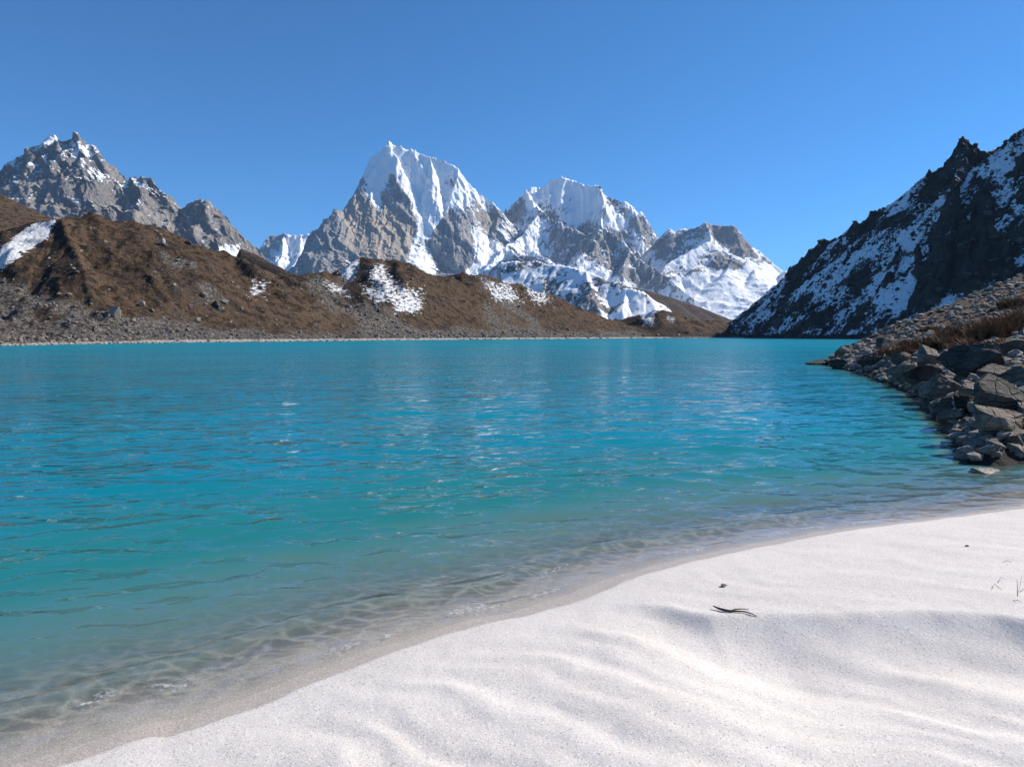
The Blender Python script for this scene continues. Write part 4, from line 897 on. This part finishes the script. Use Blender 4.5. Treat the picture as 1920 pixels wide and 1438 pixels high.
SH = [(1700, 660, 70, 26, 'low brown shrub mat just above the slanting slabs'), (1742, 645, 70, 30, 'brown shrub mat in the middle of the bank'), (1790, 640, 80, 40, 'wide russet shrub above the pointed boulder'), (1822, 622, 90, 46, 'tall russet shrub mound in the middle of the dry shrubs'),
      (1868, 622, 80, 46, 'rounded brown shrub above the flat-topped ledge'), (1905, 600, 70, 50, 'pale brown shrub at the right edge, highest on the bank'), (1850, 648, 90, 24, 'flat brown shrub along the top of the ledge'), (1895, 645, 60, 22, 'thin brown shrub on the ledge at the right edge'), (1912, 568, 50, 30, 'small straw-brown shrub near the top of the bank at the right edge'), (1765, 618, 50, 16, 'small brown shrub between pale stones high on the bank')]
for i, (px, py, w, h, lab) in enumerate(SH):
    q = march(bed_any, px, py + h * 0.35, 6, 80, 3000)
    if q is None: continue
    W = w / FPX * q[1]; H = h / FPX * q[1]
    e = bpy.data.objects.new('dry_shrub', None); col.objects.link(e); e.location = (q[0], q[1] + W * .2, q[2]); tag(e, lab, 'shrub', 'dry shrubs on the right bank')
    obj('foliage', blades(2600, W * .62, W * .55, H * .9, 4000 + i, 0.007 * q[1] / 12), M_shrub, e); obj('stem', stems(W * .5, W * .4, H * .8, 4100 + i), M_stem, e)

# ================================================================== THINGS ON THE SAND
def tube(pts, rads, n=6):
    V = []; F = []
    for i, (p, rr0) in enumerate(zip(pts, rads)):
        p = np.array(p, float); t = np.array(pts[min(i + 1, len(pts) - 1)], float) - np.array(pts[max(i - 1, 0)], float); t /= np.linalg.norm(t)
        u = np.cross(t, (0, 0, 1.0)); u /= np.linalg.norm(u) + 1e-9; w = np.cross(u, t)
        for j in range(n): a = 2 * math.pi * j / n; V.append(p + rr0 * (math.cos(a) * u + math.sin(a) * w))
    for i in range(len(pts) - 1):
        for j in range(n):
            a, b = i * n + j, i * n + (j + 1) % n; F += [(a, b, b + n), (a, b + n, a + n)]
    return np.array(V), np.array(F)
def join(parts):
    n = 0; V = []; F = []
    for v, f in parts: V.append(v); F.append(f + n); n += len(v)
    return np.concatenate(V), np.concatenate(F)
k = NT('weathered_wood'); k.principled(k.mix(k.noise(k.vmul(k.pos, (60, 60, 60)), 1, 4), (0.05, 0.04, 0.032), (0.11, 0.09, 0.072)), 0.9, None, 0.1); M_wood = k.m
def on_sand(px, py, up=0.0):
    q = march(sand_h, px, py, 1.5, 9, 4000); return np.array([q[0], q[1], q[2] + up])
a = [on_sand(px, py, u) for px, py, u in [(1337, 1141, 0.016), (1347, 1144, 0.012), (1358, 1147, 0.010), (1368, 1148, 0.008), (1380, 1148, 0.008), (1396, 1149, 0.008), (1408, 1152, 0.006), (1420, 1156, 0.003)]]
b = [on_sand(px, py, u) for px, py, u in [(1368, 1148, 0.008), (1378, 1146, 0.012), (1390, 1145, 0.012), (1404, 1145, 0.008)]]
o_ = a[3].copy()
v, f = join([tube([p - o_ for p in a], [.003, .006, .008, .007, .005, .004, .003, .0015]), tube([p - o_ for p in b], [.003, .0035, .003, .0015])])
tag(obj('driftwood_twig', raw_mesh('driftwood_twig', v, f), M_wood, None, o_), 'dark forked twig lying at the lip of the sand hollow', 'twig')
for px, py, w, lab, m in [(1357, 1099, 14, 'small tan pebble on the sand above the twig', M_stone), (1814, 1024, 8, 'tiny dark pebble alone on the smooth sand', M_dark), (1352, 1101, 5, 'tiny tan chip beside the small pebble on the sand', M_stone)]:
    q = on_sand(px, py); W = w / FPX * q[1]
    tag(obj('pebble', raw_mesh('pebble', rock_verts(2, int(px), 8, 0.05) * np.array([W / 2, W / 2.4, W / 4.5]), ICO[2][1], smooth=False), m, None, q + np.array([0, 0, W * .1])), lab, 'pebble', 'pebbles on the sand')
k = NT('straw'); k.principled((0.36, 0.29, 0.20), 0.9, None, 0.1); M_straw = k.m
ST = [[(1860, 1105, .003), (1864, 1098, .012), (1872, 1102, .006), (1880, 1106, .002)], [(1872, 1092, .002), (1876, 1088, .02), (1884, 1087, .006)], [(1900, 1126, .002), (1908, 1129, .012), (1918, 1131, .004)], [(1908, 1118, .002), (1913, 1100, .02), (1916, 1085, .03)], [(1912, 1110, .002), (1918, 1108, .015), (1926, 1104, .004)], [(1880, 1054, .002), (1888, 1053, .008), (1897, 1055, .003)]]
SL = ['bent straw zigzag on the sand near the right edge', 'short arched straw above the bent one on the sand', 'lowest straw by the right edge on the sand', 'upright dry stalk at the right edge of the sand', 'short straw crossing the upright stalk', 'farthest straw scrap on the sand near the right edge']
for s, lab in zip(ST, SL):
    p = [on_sand(*q) for q in s]; o_ = p[0].copy(); v, f = tube([q - o_ for q in p], [.0016] * (len(p) - 1) + [.0008], 5)
    tag(obj('straw', raw_mesh('straw', v, f), M_straw, None, o_), lab, 'straw', 'dry straws on the sand')

# ================================================================== THIN AIR
k = NT('thin_haze'); vol = k.n('ShaderNodeVolumePrincipled'); vol.inputs['Color'].default_value = (0.42, 0.66, 1.0, 1); vol.inputs['Density'].default_value = 3.2e-5; vol.inputs['Anisotropy'].default_value = 0.0
k.t.links.new(vol.outputs[0], k.out.inputs['Volume'])
hx0, hx1, hy0, hy1, hz0, hz1 = -16000, 16000, -16000, 16000, -10.5, 1850
hv = np.array([(x, y, z) for z in (hz0, hz1) for y in (hy0, hy1) for x in (hx0, hx1)], float)
hf = np.array([(0, 2, 3, 1), (4, 5, 7, 6), (0, 1, 5, 4), (2, 6, 7, 3), (0, 4, 6, 2), (1, 3, 7, 5)])
tag(obj('haze', raw_mesh('haze', hv, hf, smooth=False), k.m), 'thin blue air between the lake and the far peaks', 'haze', kind='stuff')
